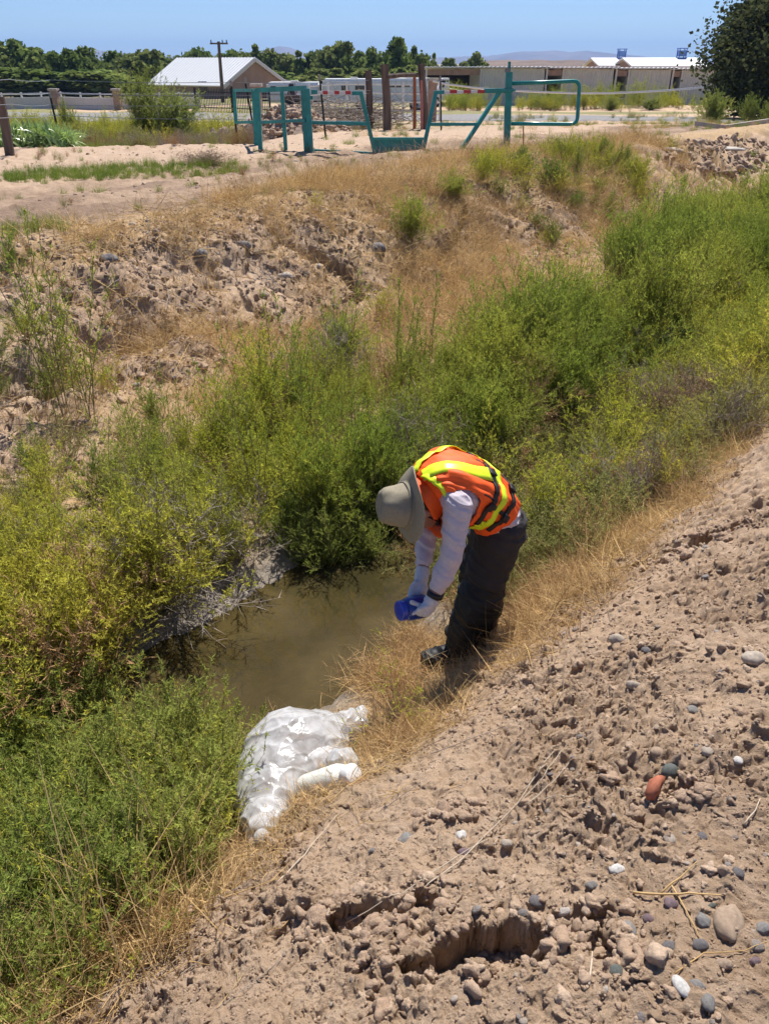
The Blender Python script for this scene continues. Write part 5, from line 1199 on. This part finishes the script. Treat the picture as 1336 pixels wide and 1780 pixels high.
# trousers and boots
TROU = pmat('charcoal_trousers', (.032, .028, .028), .8, var=.15, bump=.0015, bscale=60)
WADER = pmat('black_wader', (.012, .012, .012), .6, var=.3, bump=.002, bscale=40)
mb = MB(); torso_mb(mb, .012, 0, .17); ball(mb, (.515, 3.13, .90), 1, (.105, .150, .115), Matrix.Rotation(.25, 3, 'Z')); ball(mb, (.555, 3.07, .90), .075); ball(mb, (.555, 3.20, .90), .075)
for H_, K_, A_2, sg in ((NH, NK, NA, 0), (FH, FK, FA, 1)):
    limb(mb, [(H_[0]+.01, H_[1], H_[2]+.02, .105), (*Vector(H_).lerp(Vector(K_), .45), .098), (*K_, .082), (*Vector(K_).lerp(Vector(A_2), .3), .08)], 20, 24)
mk('trousers', remesh(mb, .006, 6, wr(.010, 13, 11)), TROU, person)
for K_, A_2 in ((NK, NA), (FK, FA)):
    mb = MB(); K2 = Vector(K_).lerp(Vector(NH if K_ is NK else FH), .22)
    limb(mb, [(*K2, .108), (*K_, .106), (*Vector(K_).lerp(Vector(A_2), .5), .096), (*A_2, .078)], 20, 20)
    limb(mb, [(A_2[0]+.03, A_2[1], A_2[2]-.045, .048), (A_2[0]-.06, A_2[1]-.01, A_2[2]-.045, .052), (A_2[0]-.15, A_2[1]-.025, A_2[2]-.055, .045)], 16, 12, sq=(1, 1))
    mk('wader', remesh(mb, .006, 4, wr(.010, 15, 13)), WADER, person)
# belt cord at the hip
o = MB().tube([Vector((.33, 2.97, 1.02)), Vector((.335, 2.93, .93)), Vector((.345, 2.93, .86))], [.014, .016, .012], 8).build('strap_end', WADER, person)
# vest
def FLUO(name, col, **k):
    m = pmat(name, col, .6, var=.05, bump=.0008, bscale=50, **k); return m
ORNG = pmat('orange_fabric', (.95, .115, .012), .65, var=.08, bump=.001, bscale=60)
YELL = pmat('lime_tape', (.70, .85, .02), .38, var=.05)
BLK = pmat('black_webbing', (.012, .010, .012), .6, var=.2)
def voff(th_, v):
    a = vn(np.array([th_*3.0+v*4]), np.array([v*9.0]), 31)[0]; b = vn(np.array([th_*7.0]), np.array([v*16+th_*5]), 33)[0]
    return .016+.010*a+.005*b+.006*math.cos(th_)+.10*max(0, -math.cos(th_))**1.3*min(1, max(0, (v-.5)/.25))
n1_, m1_ = 150, 110; V = []; F = []
for j in range(m1_+1):
    v = .235+(.985-.235)*j/m1_
    for i in range(n1_): th_ = 2*PI*i/n1_; V.append(tors(th_, v, voff(th_, v)*(1 if v < .9 else .8)))
def hole(th_, v):
    for s_ in (1, -1):
        d = (th_-s_*PI*.56+PI) % (2*PI)-PI
        if (d/.62)**2+((v-.735)/.125)**2 < 1: return True
    return False
for j in range(m1_):
    for i in range(n1_):
        if not hole(2*PI*(i+.5)/n1_, .235+.75*(j+.5)/m1_): F.append((j*n1_+i, j*n1_+(i+1) % n1_, (j+1)*n1_+(i+1) % n1_, (j+1)*n1_+i))
mb = MB(); mb.add(V, F); vest = mb.build('vest', ORNG, person, smooth=True); md = vest.modifiers.new('t', 'SOLIDIFY'); md.thickness = .007; md.offset = 0
def tape(path, wd, m_, name, par, lift=.0095, thk=.003, n=40):
    q = spl(path, n); V = []; F = []; pts = []
    for th_, v in q: pts.append((tors(th_, v, voff(th_, v)*(1 if v < .9 else .8)+lift), th_, v))
    for k, (p, th_, v) in enumerate(pts):
        T_ = (pts[min(k+1, n-1)][0]-pts[max(k-1, 0)][0]).normalized(); c, _, _, ra, bk = frame(v); nn = (ra*-math.sin(th_)+bk*math.cos(th_)).normalized()
        ax = T_.cross(nn).normalized()
        for f in (-.5, -.17, .17, .5):
            # keep the tape on the fabric
            P_ = p+ax*wd*f; V.append(P_-nn*abs(f)*abs(f)*wd*.12)
    F = [(4*k+i, 4*k+i+1, 4*k+i+5, 4*k+i+4) for k in range(n-1) for i in range(3)]
    mb = MB(); mb.add(V, F); o = mb.build(name, m_, par, smooth=True); sd_ = o.modifiers.new('t', 'SOLIDIFY'); sd_.thickness = thk; sd_.offset = 0; return o
tape([(.18, .94), (.6, .925), (1.1, .905), (1.7, .895), (2.3, .88), (2.8, .84)], .030, YELL, 'reflective_tape', vest)
tape([(.20, .95), (.30, .85), (.42, .72), (.50, .64), (.50, .56), (.48, .47)], .062, YELL, 'reflective_tape', vest)
tape([(-.20, .97), (-.32, .85), (-.42, .72), (-.5, .60), (-.5, .45)], .040, YELL, 'reflective_tape', vest)
tape([(-2.6, .43), (-1.5, .44), (-.5, .45), (.0, .45), (.5, .45), (1.1, .45), (1.7, .44), (2.4, .40), (3.0, .38)], .038, YELL, 'reflective_tape', vest)
tape([(1.9, .50), (2.3, .48), (2.8, .46), (3.3, .44)], .03, YELL, 'reflective_tape', vest)
for v0 in (.35, .55):
    s1 = tape([(-.35, v0), (.1, v0+.005), (.5, v0), (1.0, v0-.005), (1.5, v0), (2.05, v0-.01)], .025, BLK, 'webbing_strap', vest, lift=.011, thk=.004)
    for th_, w_ in ((.42, .034), (1.45, .034)):
        dv = .012 if v0 > .4 else -.0
        tape([(th_-.10, v0), (th_, v0), (th_+.10, v0)], w_*1.15, BLK, 'buckle', s1, lift=.016, thk=.008, n=5)
for th_ in (1.42,):
    tape([(th_, .48), (th_, .55)], .018, BLK, 'strap_tab', vest, lift=.012, thk=.004, n=8); tape([(th_, .36), (th_, .42)], .018, BLK, 'strap_tab', vest, lift=.012, thk=.004, n=6)
tape([(1.15, .63), (1.2, .58), (1.32, .52), (1.5, .48)], .006, BLK, 'zip', vest, lift=.004, thk=.002, n=12)
V = []; n_c = 36
for j, (f, r_) in enumerate(((-.1, .092), (.3, .096), (.65, .100), (.92, .103))):
    c = Vector((.195, 2.915, 1.16)).lerp(Vector((.135, 2.885, 1.125)), f); ax_ = Vector((-.06, -.03, -.035)).normalized(); u_ = ax_.orthogonal().normalized(); w_ = ax_.cross(u_)
    for i in range(n_c): a = 2*PI*i/n_c; V.append(c+(u_*math.cos(a)+w_*math.sin(a))*r_*(1+.05*math.sin(5*a+j)))
mb = MB(); mb.add(V, [(j*n_c+i, j*n_c+(i+1) % n_c, (j+1)*n_c+(i+1) % n_c, (j+1)*n_c+i) for j in range(3) for i in range(n_c)]); cl_ = mb.build('collar', ORNG, vest, smooth=True); md = cl_.modifiers.new('t', 'SOLIDIFY'); md.thickness = .006
# hat
HAT = pmat('khaki_hat', (.27, .235, .165), .9, var=.10, bump=.0006, bscale=300)
prof = [(.001, .118), (.03, .121), (.052, .118), (.068, .108), (.078, .09), (.083, .065), (.088, .035), (.094, .008), (.099, .0)]
for k in range(1, 15): prof.append((.099+.062*k/14, .0+(.0009 if k % 2 else -.0009)-.006*(k/14)**1.5))
na = 96; V = []; F = []; HB = HC+HUP*.038-HF*.012
for j, (r_, z_) in enumerate(prof):
    for i in range(na):
        a = 2*PI*i/na; k = max(0, (r_-.10)/.062)
        wv_ = .016*math.sin(2*a+.6)*k+.008*math.sin(3*a+1)*k-.030*k*k*(math.cos(a)**2)*.6
        dent = -.016*math.exp(-((r_*math.cos(a)-.01)/.03)**2)*math.exp(-((r_*math.sin(a))/.055)**2) if z_ > .09 else 0
        cr_ = 1+(.09*vn(np.array([a*2.2]), np.array([z_*30]), 3)[0] if .01 < z_ < .125 else 0)
        V.append(HB+HM @ Vector((r_*cr_*math.cos(a)*.92, r_*cr_*math.sin(a), z_+dent+wv_)))
F = [(j*na+i, (j+1)*na+i, (j+1)*na+(i+1) % na, j*na+(i+1) % na) for j in range(len(prof)-1) for i in range(na)]+[tuple(range(na))]
mb = MB(); mb.add(V, F); hat = mb.build('hat', HAT, person, smooth=True); md = hat.modifiers.new('t', 'SOLIDIFY'); md.thickness = .004; md.offset = -1
o = MB().tube([HB+HM @ Vector((.088*math.cos(a)*1.0, .096*math.sin(a), .014)) for a in [2*PI*i/40 for i in range(41)]], .0035, 6).build('hat_band', pmat('hat_band', (.22, .20, .15), .9), hat)
mb = MB(); ball(mb, HC+HM @ Vector((.0, .075, -.115)), 1, (.02, .018, .014), HM); mb.build('cord_lock', BLK, hat, smooth=True)
MB().tube([HC+HM @ Vector((-.08, 0, -.02)), HC+HM @ Vector((-.05, .05, -.10)), HC+HM @ Vector((0, .07, -.115)), HC+HM @ Vector((.05, .05, -.10)), HC+HM @ Vector((.08, 0, -.02))], .003, 6).build('chin_cord', BLK, hat)
# blue bottle
BLUEP = pmat('blue_plastic', (.015, .045, .24), .28, spec=.6, var=.1)
bt = empty('bottle', BC, label='dark blue wide mouthed sample bottle held in the gloved hands', cat='bottle')
def lathe(mb, c, ax, prof, n=32):
    ax = Vector(ax).normalized(); u = ax.orthogonal().normalized(); w_ = ax.cross(u); V = [Vector(c)+ax*z_+(u*math.cos(2*PI*i/n)+w_*math.sin(2*PI*i/n))*r_ for r_, z_ in prof for i in range(n)]
    m = len(prof); mb.add(V, [(j*n+i, j*n+(i+1) % n, (j+1)*n+(i+1) % n, (j+1)*n+i) for j in range(m-1) for i in range(n)]+[tuple(range(n-1, -1, -1)), tuple((m-1)*n+i for i in range(n))])
mb = MB(); lathe(mb, BC, BA, [(.040, -.07), (.047, -.066), (.050, -.058), (.050, .015), (.047, .026), (.040, .033), (.038, .034), (.038, .04)]); mb.build('bottle_body', BLUEP, bt, smooth=True)
mb = MB(); lathe(mb, BC, BA, [(.001, .062), (.036, .062), (.041, .060), (.043, .056), (.043, .038), (.041, .036), (.030, .036)][::-1]); mb.build('cap', pmat('blue_cap', (.03, .06, .42), .22, spec=.6), bt, smooth=True)

# ------------------------------------------------------------------ plastic bag and the white bottle in it
def BG(px, py, r_=0.):
    h = hit(px, py); t_ = h.y*math.cos(PITCH)+(CAMZ-h.z)*math.sin(PITCH); return P(px, py, t_-.95*r_-.02)
m_, n_, out = mat_base('clear_plastic'); N = n_.nodes.new; L = n_.links.new
tr = N('ShaderNodeBsdfTransparent'); tr.inputs[0].default_value = (.97, .97, .98, 1); tl = N('ShaderNodeBsdfTranslucent'); tl.inputs[0].default_value = (.98, .98, .99, 1); df = N('ShaderNodeBsdfDiffuse'); df.inputs[0].default_value = (.93, .93, .94, 1)
gl = N('ShaderNodeBsdfGlossy'); gl.inputs['Roughness'].default_value = .2; lw = N('ShaderNodeLayerWeight'); lw.inputs[0].default_value = .35
geo = N('ShaderNodeNewGeometry'); nz = N('ShaderNodeTexNoise'); nz.inputs['Scale'].default_value = 14; nz.inputs['Detail'].default_value = 8; nz.inputs['Distortion'].default_value = 1.2; L(geo.outputs['Position'], nz.inputs[0])
bp = N('ShaderNodeBump'); bp.inputs['Distance'].default_value = .006; L(nz.outputs[0], bp.inputs['Height'])
for s_ in (gl, df): L(bp.outputs[0], s_.inputs['Normal'])
a1 = N('ShaderNodeMixShader'); a1.inputs[0].default_value = .5; L(tl.outputs[0], a1.inputs[1]); L(df.outputs[0], a1.inputs[2])
mr = N('ShaderNodeMapRange'); mr.inputs[1].default_value = .35; mr.inputs[2].default_value = .7; mr.inputs[3].default_value = .42; mr.inputs[4].default_value = .88; L(nz.outputs[0], mr.inputs[0])
ad = N('ShaderNodeMath'); ad.operation = 'ADD'; ad.use_clamp = True; ml = N('ShaderNodeMath'); ml.operation = 'MULTIPLY'; ml.inputs[1].default_value = .5; L(lw.outputs['Facing'], ml.inputs[0]); L(mr.outputs[0], ad.inputs[0]); L(ml.outputs[0], ad.inputs[1])
a2 = N('ShaderNodeMixShader'); L(ad.outputs[0], a2.inputs[0]); L(tr.outputs[0], a2.inputs[1]); L(a1.outputs[0], a2.inputs[2])
fr = N('ShaderNodeFresnel'); fr.inputs[0].default_value = 1.5; L(bp.outputs[0], fr.inputs[0+1]); a3 = N('ShaderNodeMixShader'); L(fr.outputs[0], a3.inputs[0]); L(a2.outputs[0], a3.inputs[1]); L(gl.outputs[0], a3.inputs[2]); L(a3.outputs[0], out.inputs[0])
PLAS = m_
mb = MB()
for px, py, r_ in ((512, 1318, .215), (488, 1350, .185), (550, 1295, .16), (476, 1340, .105), (530, 1285, .095), (474, 1385, .15), (468, 1404, .12), (461, 1424, .088), (457, 1442, .058), (455, 1458, .034), (578, 1280, .080), (600, 1262, .075), (616, 1255, .066), (626, 1262, .048), (628, 1242, .040), (565, 1340, .09), (595, 1330, .07), (560, 1325, .10), (505, 1290, .10), (592, 1300, .07)):
    ball(mb, BG(px, py, r_), r_, (1, .95, .9))
def crease(co):
    r1 = 1-np.abs(fbm(co[:, 0]*6-co[:, 1]*3, co[:, 1]*9+co[:, 2]*7, 2, 3)); r2 = 1-np.abs(fbm(co[:, 0]*16-co[:, 2]*9, co[:, 1]*10+co[:, 2]*15, 2, 9)); return .009*(r1**5-.3)+.0035*(r2**6-.2)
bag = mk('plastic_bag', remesh(mb, .0055, 20, crease), PLAS); tag(bag, 'translucent white plastic bag lying crumpled on the dry grass', 'bag')
WB = pmat('milky_plastic', (.80, .79, .70), .35, var=.03)
b0, b1 = BG(532, 1372, .05), BG(614, 1346, .05); ax = (b1-b0).normalized(); bt = empty('white_bottle', b0, label='milky white sample bottle lying inside the plastic bag', cat='bottle'); Ln = (b1-b0).length
mb = MB(); lathe(mb, b0, ax, [(.001, 0), (.045, .0), (.052, .008), (.053, Ln*.7), (.046, Ln*.80), (.032, Ln*.86), (.030, Ln*.9)]); mb.build('bottle_body', WB, bt, smooth=True)
mb = MB(); lathe(mb, b0, ax, [(.036, Ln*.87), (.038, Ln*.88), (.038, Ln*1.0), (.034, Ln*1.02), (.001, Ln*1.02)]); mb.build('cap', pmat('white_cap', (.75, .75, .74), .4), bt, smooth=True)

# ------------------------------------------------------------------ single stones, sticks and clods that the photo shows clearly
def colr(name, c): return pmat(name, c, .75, var=.22, bump=.002, bscale=60, vscale=6)
KC = {'tan': colr('tan_stone', (.36, .26, .18)), 'grey': colr('grey_stone', (.23, .215, .20)), 'dark': colr('dark_stone', (.15, .135, .135)), 'purple': colr('purple_stone', (.19, .13, .14)),
      'white': colr('white_stone', (.60, .57, .53)), 'pale': colr('pale_stone', (.42, .35, .28)), 'brick': colr('orange_brick', (.36, .115, .06)), 'green': colr('green_stone', (.12, .13, .115))}
seed = [600]
def stone(px, py, wpx, asp, col, label, sq=None, rot=None, name='stone', cat='stone', sub=3, amp=.20, sink=.30, grp='stones lying on the near dirt bank', flat=False):
    h = hit(px, py+wpx*.2); t_ = h.y*math.cos(PITCH)+(CAMZ-h.z)*math.sin(PITCH); w_ = wpx/FPX*t_; seed[0] += 1
    me = lump_mesh(name, seed[0], KC[col], amp, sub, sq or (1, asp, .62), smooth=not flat); o = mk(name, me, None); o.scale = (w_*1.1,)*3; o.rotation_euler = (0, 0, rnd.uniform(-.4, .4) if rot is None else rot)
    o.location = (h.x, h.y, Hs(h.x, h.y)+w_*.62*(.5-sink-.1)); tag(o, label, cat, grp)
for a in [(1262, 1612, 40, 1.5, 'tan', 'largest smooth tan egg shaped stone near the lower right corner'), (1070, 1113, 28, .9, 'pale', 'pale rounded stone at the top of the dirt bank beside the dry grass'),
          (1173, 1128, 28, .9, 'tan', 'tan stone half buried right of the pale rounded stone'), (1305, 1150, 38, .7, 'pale', 'flat pale stone near the right edge, upper bank'), (1098, 1192, 28, .5, 'pale', 'narrow pale stone pointing up the bank'),
          (1201, 1236, 20, 1.1, 'grey', 'grey stone standing alone above the orange brick'), (1222, 1325, 24, .8, 'pale', 'pale oval stone right of the orange brick'), (1137, 1318, 22, .7, 'tan', 'small tan stone just above the orange brick'),
          (1276, 1336, 16, .8, 'white', 'whitish stone right of the pale oval stone'), (1162, 1578, 30, .85, 'purple', 'smooth purple grey stone left of the crossed straws'), (1216, 1608, 28, 1.0, 'grey', 'light grey stone beside the crossed straws'),
          (1090, 1612, 30, .95, 'grey', 'grey blocky stone left of the purple one'), (1125, 1598, 17, 1, 'purple', 'small round brown stone between two grey ones'), (1160, 1657, 24, 1, 'dark', 'dark round stone below the purple grey stone'),
          (1212, 1648, 30, .8, 'dark', 'dark stone in the shadow below the light grey stone'), (1066, 1702, 24, .8, 'green', 'olive stone at the mouth of the dark hole'), (1250, 1684, 30, .6, 'tan', 'flat brown stone below the largest egg shaped stone'),
          (1204, 1732, 26, .7, 'grey', 'blue grey stone right of the white chunk'), (1220, 1770, 22, 1.2, 'grey', 'grey stone at the bottom edge right of the white chunk'), (1278, 1528, 20, .9, 'dark', 'dark blue grey stone above the egg shaped stone'),
          (1233, 1580, 18, .6, 'green', 'flat greenish pebble touching the straw'), (1072, 1508, 24, .75, 'white', 'white quartz stone above the left clod'), (1028, 1530, 17, 1, 'grey', 'small grey stone left of the white quartz'),
          (1160, 1468, 18, 1.1, 'pale', 'pale and dark paired stone in mid slope'), (1218, 1455, 15, 1, 'dark', 'small dark blue stone in mid slope at right'), (706, 1461, 26, 1.2, 'grey', 'grey stone standing in the left part of the bank, near the bag'),
          (648, 1487, 16, .7, 'grey', 'small blue grey stone left of the standing grey one'), (802, 1452, 18, 1.2, 'white', 'white and grey stone in a dark pocket above the long stalks'), (880, 1462, 17, .8, 'pale', 'pale stone beside the long stalks'),
          (806, 1478, 22, .6, 'purple', 'flat pinkish stone below the long stalks'), (932, 1555, 22, 1, 'dark', 'dark stone sunk in a pit left of centre right'), (1308, 1672, 22, .8, 'purple', 'reddish brown stone near the right edge'),
          (1322, 1618, 26, .9, 'grey', 'grey stone cut by the right edge beside the egg shaped stone'), (1120, 1140, 14, 1, 'dark', 'small blue stone between the two upper pale stones'), (664, 1576, 13, 1, 'purple', 'tiny purple pebble beside the long stalk')]:
    stone(*a)
stone(1176, 1732, 30, 1.5, 'white', 'white chalky chunk near the bottom right corner', sq=(.85, 1.35, .5), sub=2, amp=.10)
stone(1132, 1372, 56, 1.3, 'brick', 'broken orange brick shard leaning in the dirt', sq=(.6, 1.2, .8), rot=-.6, name='brick_shard', cat='brick', sub=2, amp=.42, grp=None, sink=-.1, flat=True)
stone(1160, 1348, 34, .9, 'green', 'dark grey wedge of stone leaning over the orange brick', sq=(.9, .8, .9), sub=2, amp=.25)
for a in [(422, 424, 26, .6, 'grey', 'pale blue grey stone on the far bank below the crest'), (350, 440, 24, .9, 'grey', 'grey stone in the notch of the far bank'), (190, 455, 28, .9, 'dark', 'dark stone on the left part of the far bank'),
          (655, 428, 34, .9, 'dark', 'large dark clod beneath the overhanging green bush'), (495, 478, 20, 1, 'pale', 'pale stone right of the eroded gully'), (455, 505, 30, .7, 'tan', 'tan boulder beside the eroded gully')]:
    stone(*a, grp='stones on the far bank')
def stick(pxs, r0, label, m_=STRAW, name='dry_stalk', lift=.006, grp='long dry stalks on the near bank'):
    pts = []; r0 = r0*.55
    for a, b in zip(pxs[:-1], pxs[1:]):
        A, B = hit(*a, fine=True), hit(*b, fine=True)
        for k in range(5): q = A.lerp(B, k/5); pts.append(q)
    pts.append(B)
    z0 = [p.z for p in pts]; pts = [Vector((p.x, p.y, max(p.z, Hs(p.x, p.y))+lift)) for p in pts]
    for _ in range(3): pts = [pts[0]]+[Vector((q.x, q.y, max(q.z, (p.z+s_.z)/2))) for p, q, s_ in zip(pts[:-2], pts[1:-1], pts[2:])]+[pts[-1]]
    o = MB().tube(pts, [r0*(1-.6*i/len(pts)) for i in range(len(pts))], 6).build(name, m_, smooth=True); tag(o, label, 'stalk', grp)
PALEST = leafmat('pale_stalk', (.50, .42, .32), (.42, .34, .26), patch=3, trans=0)
stick([(700, 1790), (730, 1560), (800, 1500), (900, 1400), (960, 1320)][1:], .0035, 'longest pale stalk running up the bank', PALEST)
stick([(600, 1608), (700, 1560), (810, 1485), (880, 1455)], .003, 'long greyish stalk left of the longest one', PALEST); stick([(480, 1540), (530, 1490), (585, 1420)], .004, 'pale stalk beside the lower end of the bag', PALEST)
stick([(570, 1400), (640, 1352), (700, 1335)], .004, 'straw coloured stem lying against the bag', STRAW)
stick([(1098, 1556), (1180, 1560), (1250, 1562)], .0055, 'thick yellow straw lying level, crossing another', STRAW); stick([(1165, 1545), (1190, 1590), (1215, 1640)], .004, 'yellow straw slanting down across the level one', STRAW)
stick([(1145, 1560), (1180, 1530), (1208, 1505)], .004, 'yellow straw slanting up to the right', STRAW); stick([(1022, 1716), (1026, 1680), (1028, 1655)], .005, 'white stick standing in the mouth of the hole', PALEST)
stick([(1170, 1700), (1220, 1665), (1290, 1660), (1330, 1640)], .003, 'thin straw below the egg shaped stone', STRAW); stick([(1290, 1440), (1310, 1415), (1318, 1395)], .004, 'short pale straw near the right edge', PALEST)
for k, (a, b) in enumerate([((900, 1400), (975, 1310)), ((915, 1405), (990, 1330)), ((905, 1380), (950, 1330)), ((940, 1400), (1010, 1385))]):
    stick([a, ((a[0]+b[0])//2+6, (a[1]+b[1])//2), b], .0028, ['bleached stalk at the left of the bundle on the bank', 'bleached stalk in the middle of the bundle', 'short bleached stalk inside the bundle', 'bleached stalk bending right out of the bundle'][k], PALEST)
stick([(380, 1470), (440, 1430), (500, 1425)], .0035, 'brown stem crossing the bottom tip of the bag', BSTRAW)
stick([(0, 1520), (90, 1513), (160, 1515), (245, 1514)], .0045, 'thick pale green stem lying level at lower left', GRASS, 'green_stem', lift=.28, grp=None)
# bushes that stand out
def plant(me, px, py, sc, label, name='weed_bush', cat='bush', group='bushy weeds', tilt=0, ry=0):
    h = hit(px, py); o = bpy.data.objects.new(name, me); SC.collection.objects.link(o); o.location = (h.x, h.y, Hs(h.x, h.y)-.02); o.scale = (sc if hasattr(sc, '__len__') else (sc, sc, sc)); o.rotation_euler = (tilt, ry, rnd.uniform(0, 6)); tag(o, label, cat, group)
BGB = one('big_bush', 81, GREEN, STEM, Ht=.8, nst=46, spread=.7, nbr=18, blen=.19, nleaf=20, ll=.024, lw=.005)
plant(BGB, 600, 640, (.9, .9, .85), 'bright green feathery bush in the middle of the far thicket'); plant(BGB, 715, 425, (.95, .9, .95), 'dark green bush hanging over the far crest below the gate')
plant(BGB, 790, 345, (.9, .9, .5), 'smaller bush right behind the one on the far crest'); plant(SHR2, 905, 300, (.8, .8, .6), 'yellow green bush at the foot of the turquoise latch post')
plant(SHR2, 960, 320, (.9, .9, .65), 'green bush right of the latch post on the crest'); plant(BGB, 1088, 312, (.6, .6, .5), 'small round dark bush left of the crest rubble')
plant(BGB, 1035, 335, (.6, .6, .42), 'low dark bush in the gully on the far crest'); plant(BGB, 1130, 600, (1.6, 1.6, 1.65), 'tallest bright green bush in the right part of the ditch')
plant(BGB, 1010, 640, (1.2, 1.2, 1.0), 'green bush in front of the tallest one'); plant(BGB, 1180, 480, (1.6, 1.6, 1.4), 'green bush behind the tallest one at right')
plant(BGB, 560, 925, (.85, .85, 1.05), 'dark shaded bush hanging over the back of the pool'); plant(BGB, 640, 880, (.9, .9, 1.1), 'tall bush left of the brimmed hat behind the pool')
plant(BGB, 830, 790, (1.0, 1.0, 1.05), 'tall bush just beyond the orange vest'); plant(BGB, 960, 730, (1.1, 1.1, 1.1), 'feathery bush up the channel right of the orange vest')
plant(W_TALL[0], 112, 730, (1.4, 1.4, 1.5), 'tall thin green stalk weed at far left', 'tall_weed', 'weed', 'tall thin weeds'); plant(W_TALL[1], 155, 740, (1.3, 1.3, 1.2), 'shorter thin green stalk weed beside the tallest one', 'tall_weed', 'weed', 'tall thin weeds')
plant(W_OLIVE[0], 668, 1010, (.7, .7, .7), 'small olive weed at the right end of the pool behind the hands'); plant(W_DARK[1], 640, 985, (.6, .6, .6), 'small dark weed at the back right corner of the pool')
plant(TUM, 1195, 755, (1.5, 1.5, 1.1), 'dry tan tumbleweed on the near bank at right', 'tumbleweed', 'tumbleweed', None); plant(W_TWIG[0], 1080, 720, (1.6, 1.6, 1.2), 'bare grey twiggy bush between the green thicket and the bank', 'twiggy_bush', 'bush', None)
BL = [tuft('broad', 700+i, 70, .10, .05, 1.3, .6, BROAD, .22, 3) for i in range(2)]
mbr = one('broad_bush', 83, BROAD, STEM, Ht=.5, nst=22, spread=.7, nbr=8, blen=.14, nleaf=6, ll=.06, lw=.04)
plant(mbr, 1165, 640, (1.3, 1.3, 1.0), 'broad leaved dark glossy plant at the foot of the right thicket', 'broad_leaved_plant', 'plant', None)
# ------------------------------------------------------------------ desert air
m_, n_, out = mat_base('haze_air'); v = n_.nodes.new('ShaderNodeVolumePrincipled'); v.inputs['Color'].default_value = (.36, .58, 1.0, 1); v.inputs['Density'].default_value = .00018
v.inputs['Anisotropy'].default_value = .1; n_.links.new(v.outputs[0], out.inputs[1])
mb = MB(); mb.box((0, 0, 75), (16000, 16000, 170)); hz_ = mb.build('haze', m_); tag(hz_, 'thin blue air over the far hills', 'haze', kind='stuff')
